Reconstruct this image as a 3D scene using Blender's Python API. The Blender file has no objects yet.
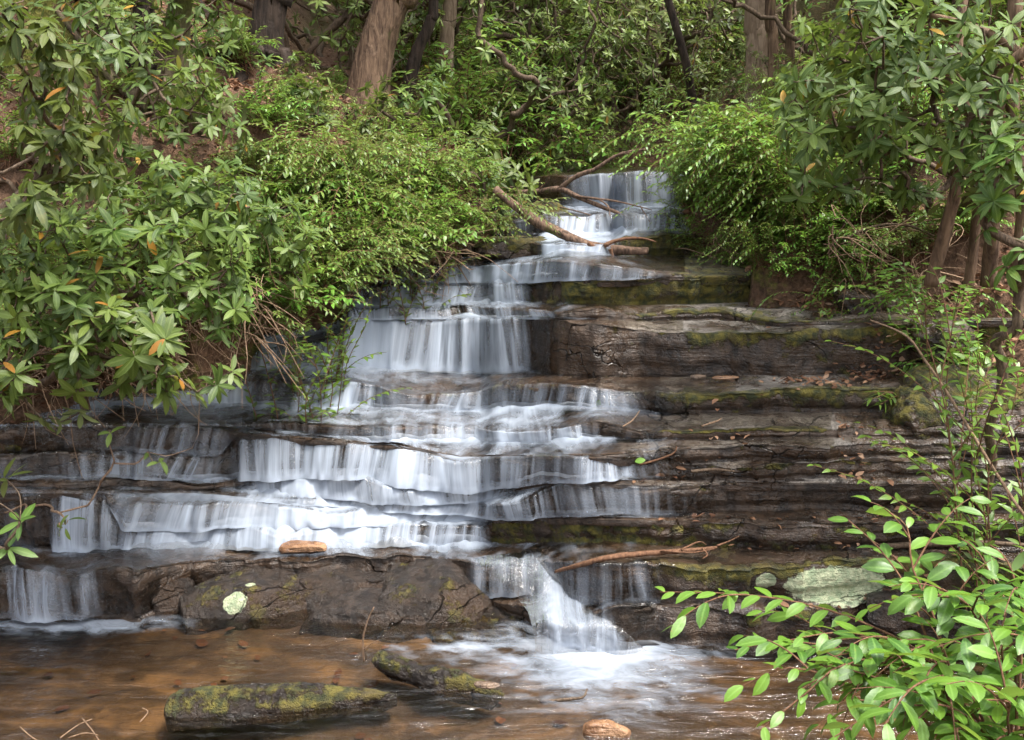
import bpy, math, random
import numpy as np
from mathutils import Vector, Matrix
random.seed(11)
S = bpy.context.scene
COL = S.collection
PI = math.pi
# ------------------------------------------------------------------ camera frame (used for layout measurements)
FPX, W, HH = 996.0, 1024, 740
CAMH, PITCH = 3.0, math.atan(225/996)
CT, ST = math.cos(PITCH), math.sin(PITCH)

def ray(px, py):
    u = (px-512)/FPX; v = (370-py)/FPX
    return np.stack(np.broadcast_arrays(u, CT+v*ST, -ST+v*CT), -1).astype(float)
def at_z(px, py, z):
    d = ray(np.asarray(px, float), np.asarray(py, float)); t = (z-CAMH)/d[..., 2]
    return np.stack([d[..., 0]*t, d[..., 1]*t, np.broadcast_to(z, t.shape)+0*t], -1)
def at_y(px, py, Y):
    d = ray(np.asarray(px, float), np.asarray(py, float)); t = Y/d[..., 1]
    p = d*t[..., None]; p[..., 2] += CAMH
    return p
def V(p): return Vector((float(p[0]), float(p[1]), float(p[2])))

# ------------------------------------------------------------------ noise
def _h(ix, iy, iz, seed):
    n = (ix*374761393 + iy*668265263 + iz*2147483647 + seed*1274126177) & 0xffffffff
    n = ((n ^ (n >> 13))*1274126177) & 0xffffffff
    n = ((n ^ (n >> 16))*2246822519) & 0xffffffff
    return ((n ^ (n >> 15)) & 0xffffff)/float(0xffffff)
def vnoise(x, y, z=0., seed=0):
    x, y, z = np.broadcast_arrays(np.asarray(x, float), np.asarray(y, float), np.asarray(z, float))
    fx, fy, fz = np.floor(x), np.floor(y), np.floor(z)
    ix, iy, iz = fx.astype(np.int64), fy.astype(np.int64), fz.astype(np.int64)
    tx, ty, tz = x-fx, y-fy, z-fz
    tx, ty, tz = [t*t*(3-2*t) for t in (tx, ty, tz)]
    r = 0
    for a in (0, 1):
        for b in (0, 1):
            for c in (0, 1):
                w = (tx if a else 1-tx)*(ty if b else 1-ty)*(tz if c else 1-tz)
                r = r + w*_h(ix+a, iy+b, iz+c, seed)
    return r*2-1
def fbm(x, y, z=0., seed=0, oct=4, lac=2.1, gain=.5):
    a, r, f = 1., 0., 1.
    for o in range(oct):
        r = r + a*vnoise(np.asarray(x)*f, np.asarray(y)*f, np.asarray(z)*f, seed+o*17)
        a *= gain; f *= lac
    return r
def sstep(a, b, x): 
    t = np.clip((np.asarray(x, float)-a)/(b-a), 0, 1); return t*t*(3-2*t)
def keys(x, k):
    k = np.array(k, float); return np.interp(x, k[:, 0], k[:, 1])

# ------------------------------------------------------------------ objects
def tag(o, label=None, cat=None, group=None, kind=None):
    for k, v in (('label', label), ('category', cat), ('group', group), ('kind', kind)):
        if v: o[k] = v
    return o
def empty(name, loc, label=None, cat=None, group=None):
    o = bpy.data.objects.new(name, None); COL.objects.link(o)
    o.location = V(loc); o.empty_display_size = .2
    return tag(o, label, cat, group)
def mesh_np(name, verts, faces, mat, attrs=None, uv=None, smooth=True):
    """verts (n,3); faces list of int arrays (m,k); attrs {name: (n,)}"""
    me = bpy.data.meshes.new(name)
    verts = np.asarray(verts, np.float32)
    fl = [np.asarray(f, np.int32) for f in (faces if isinstance(faces, list) else [faces]) if len(f)]
    nl = sum(f.size for f in fl); nf = sum(len(f) for f in fl)
    me.vertices.add(len(verts)); me.vertices.foreach_set('co', verts.ravel())
    me.loops.add(nl); me.polygons.add(nf)
    li = np.concatenate([f.ravel() for f in fl])
    tot = np.concatenate([np.full(len(f), f.shape[1], np.int32) for f in fl])
    st = np.concatenate([[0], np.cumsum(tot)[:-1]]).astype(np.int32)
    me.loops.foreach_set('vertex_index', li.astype(np.int32))
    me.polygons.foreach_set('loop_start', st)
    me.polygons.foreach_set('use_smooth', np.full(nf, smooth, bool))
    for k, a in (attrs or {}).items():
        at = me.attributes.new(k, 'FLOAT', 'POINT'); at.data.foreach_set('value', np.asarray(a, np.float32))
    if uv is not None:
        l = me.uv_layers.new(name='flow'); l.data.foreach_set('uv', np.asarray(uv, np.float32)[li].ravel())
    me.update(calc_edges=True); me.validate()
    if mat: me.materials.append(mat)
    return me
def obj(name, me, parent=None, loc=None):
    o = bpy.data.objects.new(name, me); COL.objects.link(o)
    if parent is not None: o.parent = parent
    if loc is not None: o.location = V(loc)
    return o
def dup(root, loc, rz=0., sc=1., label=None, group=None, rx=0., ry=0.):
    r = root.copy(); COL.objects.link(r)
    r.location = V(loc); r.rotation_euler = (rx, ry, rz); r.scale = (sc,)*3
    if label: r['label'] = label
    if group: r['group'] = group
    for ch in list(root.children):
        c = ch.copy(); COL.objects.link(c); c.parent = r
        for g in list(ch.children):
            d = g.copy(); COL.objects.link(d); d.parent = c
    return r
def grid_faces(nr, nc):
    i = np.arange(nr-1)[:, None]*nc + np.arange(nc-1)[None]
    return np.stack([i, i+1, i+1+nc, i+nc], -1).reshape(-1, 4)

# ------------------------------------------------------------------ tubes and leaves
class Buf:
    def __init__(s): s.v, s.q, s.n, s.at = [], [], 0, {}
    def add(s, v, f, **at):
        s.v.append(np.asarray(v, float)); s.q.append(np.asarray(f, int)+s.n)
        for k in at: s.at.setdefault(k, []).append(np.broadcast_to(np.asarray(at[k], float), (len(v),)))
        s.n += len(v)
    def mesh(s, name, mat, smooth=True):
        by = {}
        for f in s.q: by.setdefault(f.shape[1], []).append(f)
        return mesh_np(name, np.concatenate(s.v), [np.concatenate(x) for x in by.values()], mat,
                       {k: np.concatenate(a) for k, a in s.at.items()}, smooth=smooth)
def frames(pts):
    pts = np.asarray(pts, float)
    t = np.gradient(pts, axis=0); t /= np.linalg.norm(t, axis=1)[:, None]+1e-9
    ref = np.array([.31, .17, .93]) if abs(t[:, 2]).mean() < .8 else np.array([.9, .3, .1])
    n = np.cross(t, ref); n /= np.linalg.norm(n, axis=1)[:, None]+1e-9
    return t, n, np.cross(t, n)
def tube(buf, pts, rad, sides=6, bump=0., seed=0, cap=True, **at):
    pts = np.asarray(pts, float); rad = np.broadcast_to(np.asarray(rad, float), (len(pts),))
    t, n, b = frames(pts)
    a = np.arange(sides)*2*PI/sides
    r = rad[:, None]*np.ones(sides)
    if bump:
        s = np.concatenate([[0], np.cumsum(np.linalg.norm(np.diff(pts, axis=0), axis=1))])
        r = r*(1+bump*fbm(np.cos(a)[None]*2+seed, np.sin(a)[None]*2, s[:, None]*3/max(rad.mean()*8, .05), seed, 3))
    v = pts[:, None]+r[..., None]*(np.cos(a)[None, :, None]*n[:, None]+np.sin(a)[None, :, None]*b[:, None])
    m = len(pts)
    i = np.arange(m-1)[:, None]*sides+np.arange(sides)[None]; j = np.arange(m-1)[:, None]*sides+(np.arange(sides)[None]+1) % sides
    f = np.stack([i, j, j+sides, i+sides], -1).reshape(-1, 4)
    vv = v.reshape(-1, 3)
    if cap:
        vv = np.concatenate([vv, pts[[0, -1]]]); k = m*sides
        c0 = np.stack([np.arange(sides), np.full(sides, k), np.full(sides, k), (np.arange(sides)+1) % sides], -1)
        o = (m-1)*sides
        ca = np.stack([(np.arange(sides)+1) % sides, np.arange(sides), np.full(sides, k)], -1)
        cb = np.stack([o+np.arange(sides), o+(np.arange(sides)+1) % sides, np.full(sides, k+1)], -1)
        n0 = buf.n
        buf.add(vv, f, **at)
        buf.q.append(np.concatenate([ca, cb])+n0)
    else: buf.add(vv, f, **at)
def curve(p0, p1, bend=(0, 0, 0), n=7, jit=0., rng=np.random, p1b=None):
    p0, p1 = np.asarray(p0, float), np.asarray(p1, float)
    t = np.linspace(0, 1, n)[:, None]
    p = p0+(p1-p0)*t+np.asarray(bend, float)*(4*t*(1-t))
    if jit: p[1:-1] += rng.normal(0, jit, (n-2, 3))
    return p
LEAF_STATIONS = {
    'long': ([0, .1, .3, .55, .8, 1], [.05, .45, .88, 1, .68, .02]),
    'mid':  ([0, .2, .6, 1], [.08, .8, .95, .03]),
    'lance':([0, .12, .35, .65, 1], [.08, .78, 1, .66, .02]),
}
def leaves(buf, P, D, N, L, Wd, curl, fold=.25, kind='long', tint=None, rng=np.random):
    """P base, D direction, N rough up normal, L length, Wd half width, curl (droop) per leaf"""
    P, D, N = [np.asarray(a, float) for a in (P, D, N)]
    n = len(P); ts, ws = [np.array(a, float) for a in LEAF_STATIONS[kind]]
    D = D/(np.linalg.norm(D, axis=1)[:, None]+1e-9)
    X = np.cross(D, N); X /= np.linalg.norm(X, axis=1)[:, None]+1e-9
    Z = np.cross(X, D)
    L = np.broadcast_to(L, (n,)); Wd = np.broadcast_to(Wd, (n,)); curl = np.broadcast_to(curl, (n,)); fold = np.broadcast_to(fold, (n,))
    m = len(ts)
    th = ts[None]*curl[:, None]                          # arc bend
    c = np.where(np.abs(curl) < 1e-3, 1e-3, curl)[:, None]
    fy = np.sin(th)/c*L[:, None]; fz = -(1-np.cos(th))/c*L[:, None]
    mid = P[:, None]+D[:, None]*fy[..., None]+Z[:, None]*fz[..., None]
    up = Z[:, None]*np.cos(th)[..., None]+D[:, None]*np.sin(th)[..., None]
    wv = ws[None]*Wd[:, None]
    lf = mid-X[:, None]*wv[..., None]+up*(wv*fold[:, None])[..., None]
    rt = mid+X[:, None]*wv[..., None]+up*(wv*fold[:, None])[..., None]
    v = np.stack([lf, mid, rt], 2).reshape(-1, 3)
    base = np.arange(n)[:, None, None]*(3*m)+np.arange(m-1)[None, :, None]*3
    f = np.concatenate([base+np.array([0, 1, 4, 3]), base+np.array([1, 2, 5, 4])], 1).reshape(-1, 4)
    if tint is None: tint = rng.uniform(0, 1, n)
    buf.add(v, f, tint=np.repeat(tint, 3*m), rib=np.tile(np.array([0., 1., 0.]), n*m), along=np.tile(np.repeat(ts, 3), n))
def unit(v): return v/(np.linalg.norm(v, axis=-1)[..., None]+1e-9)
def whorls(buf, T, D, L=.14, n=(7, 10), kind='long', rng=np.random, droop=.5, wr=.15, tint0=None, spread=(50, 100)):
    """rosettes of leaves at the tips T pointing along D"""
    for k, (p, d) in enumerate(zip(np.asarray(T, float), np.asarray(D, float))):
        d = d/(np.linalg.norm(d)+1e-9)
        m = rng.randint(n[0], n[1]+1)
        a = np.arange(m)*2.399+rng.uniform(0, 6.3); el = np.radians(rng.uniform(*spread, m))
        x = np.cross(d, [.3, .2, .9]); x /= np.linalg.norm(x)+1e-9; y = np.cross(d, x)
        dirs = (np.cos(a)[:, None]*x+np.sin(a)[:, None]*y)*np.sin(el)[:, None]+d*np.cos(el)[:, None]
        dirs[:, 2] -= rng.uniform(0, .25, m)
        s = rng.uniform(.72, 1.12, m)*rng.uniform(.85, 1.1)
        up = np.tile(d, (m, 1))+rng.normal(0, .25, (m, 3))+np.array([0, 0, .5])
        t = np.clip((rng.uniform(0, 1) if tint0 is None else tint0[k])+rng.normal(0, .16, m), 0, 1)
        t = np.where(rng.uniform(0, 1, m) < .012, 1.6, t)
        base = p+d*rng.uniform(-.03, .01, m)[:, None]
        leaves(buf, base, dirs, up, L*s, L*s*wr*rng.uniform(.85, 1.15, m), rng.uniform(.1, 1.1, m)*droop, rng.uniform(.08, .4, m), kind, t)
def branch_tree(root, T, rng, r0=.03, rtip=.003, jit=.02, sag=.06, dirs=None, extra_roots=None):
    """a woody skeleton from ROOT to every target; returns [(pts, radii)], end directions"""
    T = np.asarray(T, float); roots = [np.asarray(root, float)]+[np.asarray(e, float) for e in (extra_roots or [])]
    NP = [r for r in roots]; NL = [0.]*len(roots); NB = [(-1, 0)]*len(roots)
    order = np.argsort(np.min([np.linalg.norm(T-r, axis=1) for r in roots], axis=0))
    br = []; ends = np.zeros_like(T); load = []
    for i in order:
        A = np.array(NP); dl = np.linalg.norm(A-T[i], axis=1); cost = dl+.28*np.array(NL)
        j = int(np.argmin(cost)); p0 = A[j]; d = T[i]-p0; ln = np.linalg.norm(d)
        bend = np.array([0, 0, -sag*ln])+rng.normal(0, .09*ln, 3) 
        if NB[j][0] < 0: bend = np.array([0, 0, .1*ln])+rng.normal(0, .1*ln, 3)
        n = int(np.clip(ln/.07, 4, 14))
        pts = curve(p0, T[i], bend, n, min(jit, .05*ln), rng)
        ends[i] = pts[-1]-pts[-2]
        b = len(br); br.append([pts, NB[j]]); load.append(1)
        s = np.concatenate([[0], np.cumsum(np.linalg.norm(np.diff(pts, axis=0), axis=1))])
        for k in range(1, len(pts)):
            NP.append(pts[k]); NL.append(NL[j]+s[k]); NB.append((b, k))
    w = [np.zeros(len(b[0])) for b in br]
    for b in range(len(br)-1, -1, -1):
        w[b] += 1
        pb, pk = br[b][1]
        if pb >= 0: w[pb][:pk+1] += w[b][0]
    out = []
    mx = max(x[0] for x in w)
    for (pts, _), x in zip(br, w):
        out.append((pts, rtip+(r0-rtip)*((x-1)/max(mx-1, 1))**.6))
    return out, unit(ends)
# ------------------------------------------------------------------ materials
class NT:
    def __init__(s, name):
        s.m = bpy.data.materials.new(name); s.m.use_nodes = True
        s.t = s.m.node_tree; s.t.nodes.clear()
        s.out = s.t.nodes.new('ShaderNodeOutputMaterial')
    def n(s, typ, ins=None, **props):
        x = s.t.nodes.new('ShaderNode'+typ)
        for k, v in props.items(): setattr(x, k, v)
        for k, v in (ins or {}).items(): s.set(x.inputs[k], v)
        return x
    def set(s, sock, v):
        if isinstance(v, bpy.types.Node): v = v.outputs[0]
        if isinstance(v, bpy.types.NodeSocket): s.t.links.new(v, sock)
        else:
            if sock.type == 'RGBA' and len(v) == 3: v = (*v, 1)
            sock.default_value = v
    def math(s, op, a, b=0., c=None, clamp=False):
        x = s.n('Math', operation=op, use_clamp=clamp); s.set(x.inputs[0], a); s.set(x.inputs[1], b)
        if c is not None: s.set(x.inputs[2], c)
        return x.outputs[0]
    def mix(s, f, a, b, blend='MIX'):
        x = s.n('Mix', data_type='RGBA', blend_type=blend); s.set(x.inputs[0], f); s.set(x.inputs[6], a); s.set(x.inputs[7], b)
        return x.outputs[2]
    def ramp(s, f, stops, interp='LINEAR'):
        x = s.n('ValToRGB'); x.color_ramp.interpolation = interp; s.set(x.inputs[0], f)
        e = x.color_ramp.elements
        while len(e) < len(stops): e.new(.5)
        for i, (p, c) in enumerate(stops):
            e[i].position = p; e[i].color = (*c, 1) if len(c) == 3 else c
        return x.outputs[0]
    def mr(s, f, a, b, c=0., d=1., smooth=True):
        x = s.n('MapRange', interpolation_type='SMOOTHSTEP' if smooth else 'LINEAR')
        for i, q in enumerate((f, a, b, c, d)): s.set(x.inputs[i], q)
        return x.outputs[0]
    def attr(s, name): return s.n('Attribute', attribute_name=name).outputs['Fac']
    def noise(s, vec, scale, detail=4, rough=.55, dist=0.):
        return s.n('TexNoise', {'Vector': vec, 'Scale': scale, 'Detail': detail, 'Roughness': rough, 'Distortion': dist}).outputs['Fac']
    def coord(s, which='Object', scale=None):
        c = s.n('TexCoord').outputs[which]
        if scale: c = s.n('Mapping', {'Vector': c, 'Scale': scale}).outputs[0]
        return c
    def bump(s, h, strength, dist, normal=None):
        x = s.n('Bump', {'Strength': strength, 'Distance': dist, 'Height': h})
        if normal is not None: s.set(x.inputs['Normal'], normal)
        return x.outputs[0]
    def principled(s, **k):
        p = s.n('BsdfPrincipled')
        for a, v in k.items(): s.set(p.inputs[a.replace('_', ' ')], v)
        return p
    def end(s, sh): s.set(s.out.inputs['Surface'], sh); return s.m

def leaf_mat(name, dark, light, under, rough=.38, trans=.28, rib=.35, glow=(.30, .42, .06), spec=.5, sick=(.30, .17, .05)):
    t = NT(name)
    ti = t.attr('tint')
    geo = t.n('NewGeometry'); co = t.coord()
    nz = t.noise(co, 23., 3)
    f = t.math('ADD', t.math('MULTIPLY', ti, .8), t.math('MULTIPLY', nz, .25), clamp=True)
    c = t.mix(f, dark, light)
    rb = t.mr(t.attr('rib'), .72, 1., 0, rib)
    c = t.mix(rb, c, tuple(min(1, x*1.5+.05) for x in light))
    ve = t.mr(t.math('SINE', t.math('MULTIPLY', t.math('SUBTRACT', t.attr('along'), t.math('MULTIPLY', t.math('SUBTRACT', 1., t.attr('rib')), .16)), 62.)), .75, 1., 0, .16)
    c = t.mix(ve, c, tuple(min(1, x*1.5+.04) for x in light))
    c = t.mix(t.mr(t.noise(co, 9., 2), .66, .74, 0, .35), c, tuple(a*.5+b*.5 for a, b in zip(light, (.22, .2, .06))))
    c = t.mix(t.mr(ti, 1.2, 1.4), c, sick)
    c = t.mix(t.mr(t.math('ADD', t.noise(co, 60., 2), t.math('MULTIPLY', t.attr('along'), .12)), .76, .80, 0, .8), c, (.16, .10, .035))
    oi = t.n('ObjectInfo').outputs['Random']
    hs = t.n('HueSaturation', {'Hue': t.math('MULTIPLY_ADD', oi, .03, .485), 'Saturation': 1.12, 'Value': t.math('MULTIPLY_ADD', oi, .45, .78), 'Color': c}).outputs[0]
    cc = t.mix(geo.outputs['Backfacing'], hs, under)
    p = t.principled(Base_Color=cc, Roughness=t.math('MULTIPLY_ADD', nz, .25, rough-.1), Specular_IOR_Level=spec)
    bp = t.bump(t.math('ADD', t.attr('rib'), t.math('MULTIPLY', nz, 1.2)), .35, .004)
    t.set(p.inputs['Normal'], bp)
    tr = t.n('BsdfTranslucent', {'Color': t.mix(.5, hs, glow)})
    return t.end(t.n('MixShader', {0: trans, 1: p, 2: tr}))
M = {}
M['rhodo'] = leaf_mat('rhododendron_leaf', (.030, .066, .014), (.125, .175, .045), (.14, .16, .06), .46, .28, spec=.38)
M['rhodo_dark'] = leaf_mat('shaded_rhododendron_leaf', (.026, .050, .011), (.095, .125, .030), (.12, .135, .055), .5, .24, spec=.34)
M['rhodo_far'] = leaf_mat('thicket_leaf', (.065, .105, .03), (.26, .31, .10), (.16, .19, .10), .40, .32)
M['hobble'] = leaf_mat('dog_hobble_leaf', (.060, .135, .028), (.175, .29, .060), (.14, .20, .08), .36, .34)
M['hobble_cool'] = leaf_mat('dog_hobble_bank_leaf', (.055, .105, .026), (.19, .25, .07), (.16, .20, .10), .40, .32)
M['fresh'] = leaf_mat('fresh_leaf', (.026, .074, .016), (.135, .225, .042), (.13, .21, .06), .40, .33, glow=(.36, .52, .07))
M['crown'] = leaf_mat('tree_crown_leaf', (.05, .10, .03), (.14, .22, .06), (.13, .17, .08), .45, .4)

def bark_mat(name, a, b, moss=0., scale=1., mosscol=(.085, .10, .02)):
    t = NT(name); co = t.coord('Object', (9*scale, 9*scale, 1.6*scale))
    n1 = t.noise(co, 2.2, 6, .62, .6); n2 = t.noise(t.coord(), 7*scale, 5)
    c = t.mix(t.mr(n1, .3, .7), a, b)
    c = t.mix(t.mr(n2, .55, .75, 0, .5), c, tuple(min(1, x*1.35+.03) for x in b))
    nz = t.n('NewGeometry').outputs['Normal']
    if moss:
        mm = t.mr(t.noise(t.coord(), 2.6, 5), .62-.35*moss, .72-.2*moss, 0, .9)
        c = t.mix(mm, c, mosscol)
    p = t.principled(Base_Color=c, Roughness=.85, Specular_IOR_Level=.25)
    t.set(p.inputs['Normal'], t.bump(t.math('ADD', n1, t.math('MULTIPLY', n2, .4)), 1., .03/scale))
    return t.end(p)
M['bark_dark'] = bark_mat('bark_dark', (.012, .008, .006), (.048, .032, .023))
M['bark_brown'] = bark_mat('bark_brown', (.060, .036, .024), (.21, .135, .085), .12)
M['bark_pale'] = bark_mat('bark_pale', (.16, .11, .075), (.34, .25, .18))
M['bark_moss'] = bark_mat('bark_mossy', (.03, .022, .014), (.13, .10, .06), .55)
M['twig'] = bark_mat('twig_bark', (.045, .030, .020), (.15, .105, .07), 0, 4)
M['twig_red'] = bark_mat('red_brown_stem', (.075, .035, .02), (.19, .10, .055), 0, 4)
M['twig_dry'] = bark_mat('dry_twig', (.12, .075, .045), (.30, .20, .13), 0, 4)
M['log'] = bark_mat('fallen_log_bark', (.035, .022, .016), (.20, .125, .085), .03, 2)
M['log_pale'] = bark_mat('peeled_log_wood', (.16, .10, .065), (.40, .28, .19), .0, 2)

def rock_mat(name, a=(.010, .0065, .0045), b=(.064, .039, .023), wet=.55, grain=1., moss_default=0.):
    t = NT(name); co = t.coord()
    big = t.noise(co, 1.7, 5, .6); fine = t.noise(co, 46., 4, .7); med = t.noise(co, 9., 5, .65)
    strat = t.math('MULTIPLY', t.noise(t.coord('Object', (.8, .8, 14.)), 2.6, 4, .6, .5), t.math('SUBTRACT', 1., t.attr('tread')))
    c = t.mix(t.mr(med, .32, .68), a, b)
    c = t.mix(t.mr(big, .45, .7, 0, .55), c, (.075, .042, .022))          # iron stain
    c = t.mix(t.mr(strat, .55, .75, 0, .4), c, tuple(x*.5 for x in a))
    dry_sheen = t.mr(t.math('ADD', t.attr('dry'), t.math('MULTIPLY', t.math('SUBTRACT', t.noise(co, 3.6, 6, .68), .5), 2.0)), .3, .75, 0, .85)  # pale tread tone: dry rock plus sky sheen painted into the colour
    c = t.mix(dry_sheen, c, t.mix(t.mr(fine, .35, .65), (.10, .085, .07), (.27, .24, .205)))
    pits = t.n('TexVoronoi', {'Vector': co, 'Scale': 58., 'Randomness': 1.}).outputs['Distance']
    c = t.mix(t.mr(pits, .0, .22, .13*grain, 0), c, (.30, .25, .22))        # pale specks
    cv = t.n('VectorMath', operation='ADD'); t.set(cv.inputs[0], t.coord('Object', (1., 1., 1.5))); t.set(cv.inputs[1], t.n('VectorMath', {0: t.n('TexNoise', {'Vector': co, 'Scale': 2.2, 'Detail': 4}).outputs['Color'], 1: (.55, .55, .55)}, operation='MULTIPLY').outputs[0])
    ce = t.n('TexVoronoi', {'Vector': cv.outputs[0], 'Scale': 1.9, 'Randomness': 1.}, feature='DISTANCE_TO_EDGE').outputs['Distance']
    crack = t.math('MULTIPLY', t.mr(ce, .0, .014, 1., 0.), t.mr(t.noise(co, 1.3, 2), .5, .6))
    c = t.mix(t.math('MULTIPLY', crack, .8), c, (.006, .004, .003))
    mn = t.noise(co, 6.5, 6, .7)
    ma = t.math('ADD', t.attr('moss'), t.math('MULTIPLY', t.math('SUBTRACT', mn, .5), 2.2))
    mf = t.mr(ma, .42, .66)
    mc = t.mix(t.mr(t.noise(co, 17., 4), .35, .66), (.028, .034, .006), (.15, .125, .016))
    mc = t.mix(t.mr(t.noise(co, 3.3, 3), .52, .7, 0, .65), mc, (.11, .075, .022))
    c = t.mix(mf, c, mc)
    la = t.math('ADD', t.attr('lichen'), t.math('MULTIPLY', t.math('SUBTRACT', t.noise(co, 14., 6, .75), .5), .8))
    lf = t.mr(la, .46, .54)
    lc = t.mix(t.mr(t.noise(co, 26., 4), .4, .62), (.27, .33, .20), (.44, .47, .30))
    c = t.mix(lf, c, lc)
    nod = t.math('MAXIMUM', mf, t.math('MAXIMUM', lf, dry_sheen))
    r0 = t.mr(t.noise(co, 5., 3), .38, .62, .14, .14+wet*.75)
    r0 = t.math('MULTIPLY', r0, t.math('SUBTRACT', 1., t.math('MULTIPLY', t.attr('tread'), .25)))
    rg = t.math('MAXIMUM', r0, t.math('MULTIPLY', nod, .85))
    h = t.math('ADD', t.math('MULTIPLY', med, .9), t.math('ADD', t.math('MULTIPLY', fine, .35*grain), t.math('MULTIPLY', strat, .5)))
    h = t.math('ADD', h, t.math('MULTIPLY', mf, t.math('MULTIPLY', t.noise(co, 120., 3), .9)))
    h = t.math('ADD', h, t.math('MULTIPLY', t.mr(pits, 0, .3), .30*grain))
    h = t.math('SUBTRACT', h, t.math('MULTIPLY', crack, 1.5))
    p = t.principled(Base_Color=c, Roughness=rg, Specular_IOR_Level=t.math('MULTIPLY_ADD', t.attr('tread'), .35, .55))
    t.set(p.inputs['Normal'], t.bump(h, 1., .03))
    return t.end(p)
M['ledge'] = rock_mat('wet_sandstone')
M['boulder'] = rock_mat('wet_boulder', (.008, .0055, .0045), (.040, .027, .019), .18, 2.6)
M['stone_orange'] = rock_mat('orange_stone', (.13, .06, .026), (.33, .18, .09), .4, .8)
M['stone_brown'] = rock_mat('brown_stone', (.07, .045, .03), (.22, .15, .10), .6, .8)

def water_mat(name, tint=(.93, .90, .86), rough=.10, ior=1.33):
    t = NT(name)
    uv = t.n('UVMap', uv_map='flow').outputs[0]
    s1 = t.noise(t.n('Mapping', {'Vector': uv, 'Scale': (20, .9, 1)}).outputs[0], 1., 5, .58, .45)
    s2 = t.noise(t.n('Mapping', {'Vector': uv, 'Scale': (6, .7, 1)}).outputs[0], 1., 4, .55, .5)
    s3 = t.noise(t.n('Mapping', {'Vector': uv, 'Scale': (6, 4.0, 1)}).outputs[0], 1., 5, .6, .8)
    fo, st = t.attr('foam'), t.attr('strand')
    a = t.math('ADD', t.math('MULTIPLY', t.math('SUBTRACT', s1, .5), 2.3), t.math('MULTIPLY', t.math('SUBTRACT', s2, .5), 1.7))
    b = t.math('MULTIPLY', t.math('SUBTRACT', s3, .5), 1.9)
    a = t.math('MULTIPLY', a, t.mr(t.noise(t.n('Mapping', {'Vector': uv, 'Scale': (2.3, .5, 1)}).outputs[0], 1., 3), .3, .65, .35, 1.25))
    sw = t.math('ADD', t.math('MULTIPLY', st, a), t.math('MULTIPLY', t.math('SUBTRACT', 1., st), b))
    amp = t.mr(fo, .0, .35, 0., 1.)
    f = t.math('ADD', fo, t.math('MULTIPLY', t.math('MULTIPLY', sw, .80), amp))
    f = t.mr(f, .10, 1.15, 0, .87, smooth=False)
    f = t.math('MULTIPLY', f, t.mr(fo, .01, .12))
    white = t.n('MixShader', {0: .22, 1: t.principled(Base_Color=(.44, .50, .59), Roughness=.5, Specular_IOR_Level=.4),
                             2: t.n('BsdfTranslucent', {'Color': (.50, .56, .66)})})
    h = t.math('ADD', t.math('MULTIPLY', t.math('MULTIPLY', s1, st), 1.2), t.noise(t.n('Mapping', {'Vector': uv, 'Scale': (3.5, 6, 1)}).outputs[0], 1., 5, .62, .8))
    bp = t.bump(h, .65, .045)
    gl = t.n('BsdfGlossy', {'Color': (1, 1, 1), 'Roughness': rough, 'Normal': bp})
    fr = t.n('Fresnel', {'IOR': ior, 'Normal': bp}).outputs[0]
    clear = t.n('MixShader', {0: fr, 1: t.n('BsdfTransparent', {'Color': tint}), 2: gl})
    return t.end(t.n('MixShader', {0: f, 1: clear, 2: white}))
M['fall'] = water_mat('falling_water')
M['pool'] = water_mat('pool_water', (.80, .70, .57), .07, 1.5)

def ground_mat():
    t = NT('leaf_litter_soil'); co = t.coord()
    n1 = t.noise(co, 1.3, 5, .6); n2 = t.noise(co, 18., 5, .7); n3 = t.noise(co, 60., 3, .7)
    v = t.n('TexVoronoi', {'Vector': co, 'Scale': 26., 'Randomness': 1.})
    c = t.mix(t.mr(n2, .3, .7), (.028, .018, .012), (.12, .070, .044))
    c = t.mix(t.math('MULTIPLY', v.outputs['Color'], .6), c, (.20, .115, .07))
    c = t.mix(t.math('MULTIPLY', t.attr('path'), .85), c, t.mix(t.mr(n2, .35, .7), (.16, .085, .055), (.27, .165, .115)))
    ma = t.math('ADD', t.attr('moss'), t.math('MULTIPLY', t.math('SUBTRACT', t.noise(co, 2.4, 6, .7), .5), 2.))
    c = t.mix(t.mr(ma, .45, .7), c, t.mix(t.mr(n2, .35, .65), (.05, .055, .012), (.15, .145, .03)))
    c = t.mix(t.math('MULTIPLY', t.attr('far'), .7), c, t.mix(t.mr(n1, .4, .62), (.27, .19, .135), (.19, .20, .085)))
    p = t.principled(Base_Color=c, Roughness=.9, Specular_IOR_Level=.2)
    t.set(p.inputs['Normal'], t.bump(t.math('ADD', n2, t.math('MULTIPLY', t.math('ADD', n3, v.outputs['Distance']), .5)), 1., .04))
    return t.end(p)
M['ground'] = ground_mat()
def bed_mat():
    t = NT('sandy_stream_bed'); co = t.coord()
    n1 = t.noise(co, 1.6, 4, .55, .6); n2 = t.noise(co, 14., 5, .7)
    st = t.noise(t.coord('Object', (1.5, 3., 1.)), 1.5, 5, .62, .4)
    v = t.n('TexVoronoi', {'Vector': t.n('Mapping', {'Vector': co, 'Scale': (1., 1.7, 1.)}).outputs[0], 'Scale': 4.2, 'Randomness': 1.}).outputs['Color']
    c = t.mix(t.mr(n1, .36, .62), (.044, .029, .016), (.19, .125, .066))
    c = t.mix(t.math('MULTIPLY', v, .65), c, (.045, .028, .018))
    c = t.mix(t.mr(st, .42, .62, .75, 0), c, (.030, .019, .011))
    c = t.mix(t.mr(st, .56, .72, 0, .7), c, (.22, .14, .07))
    c = t.mix(t.mr(n2, .55, .75, 0, .5), c, (.20, .135, .075))
    p = t.principled(Base_Color=c, Roughness=.8)
    t.set(p.inputs['Normal'], t.bump(n2, .5, .03))
    return t.end(p)
M['bed'] = bed_mat()
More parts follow.
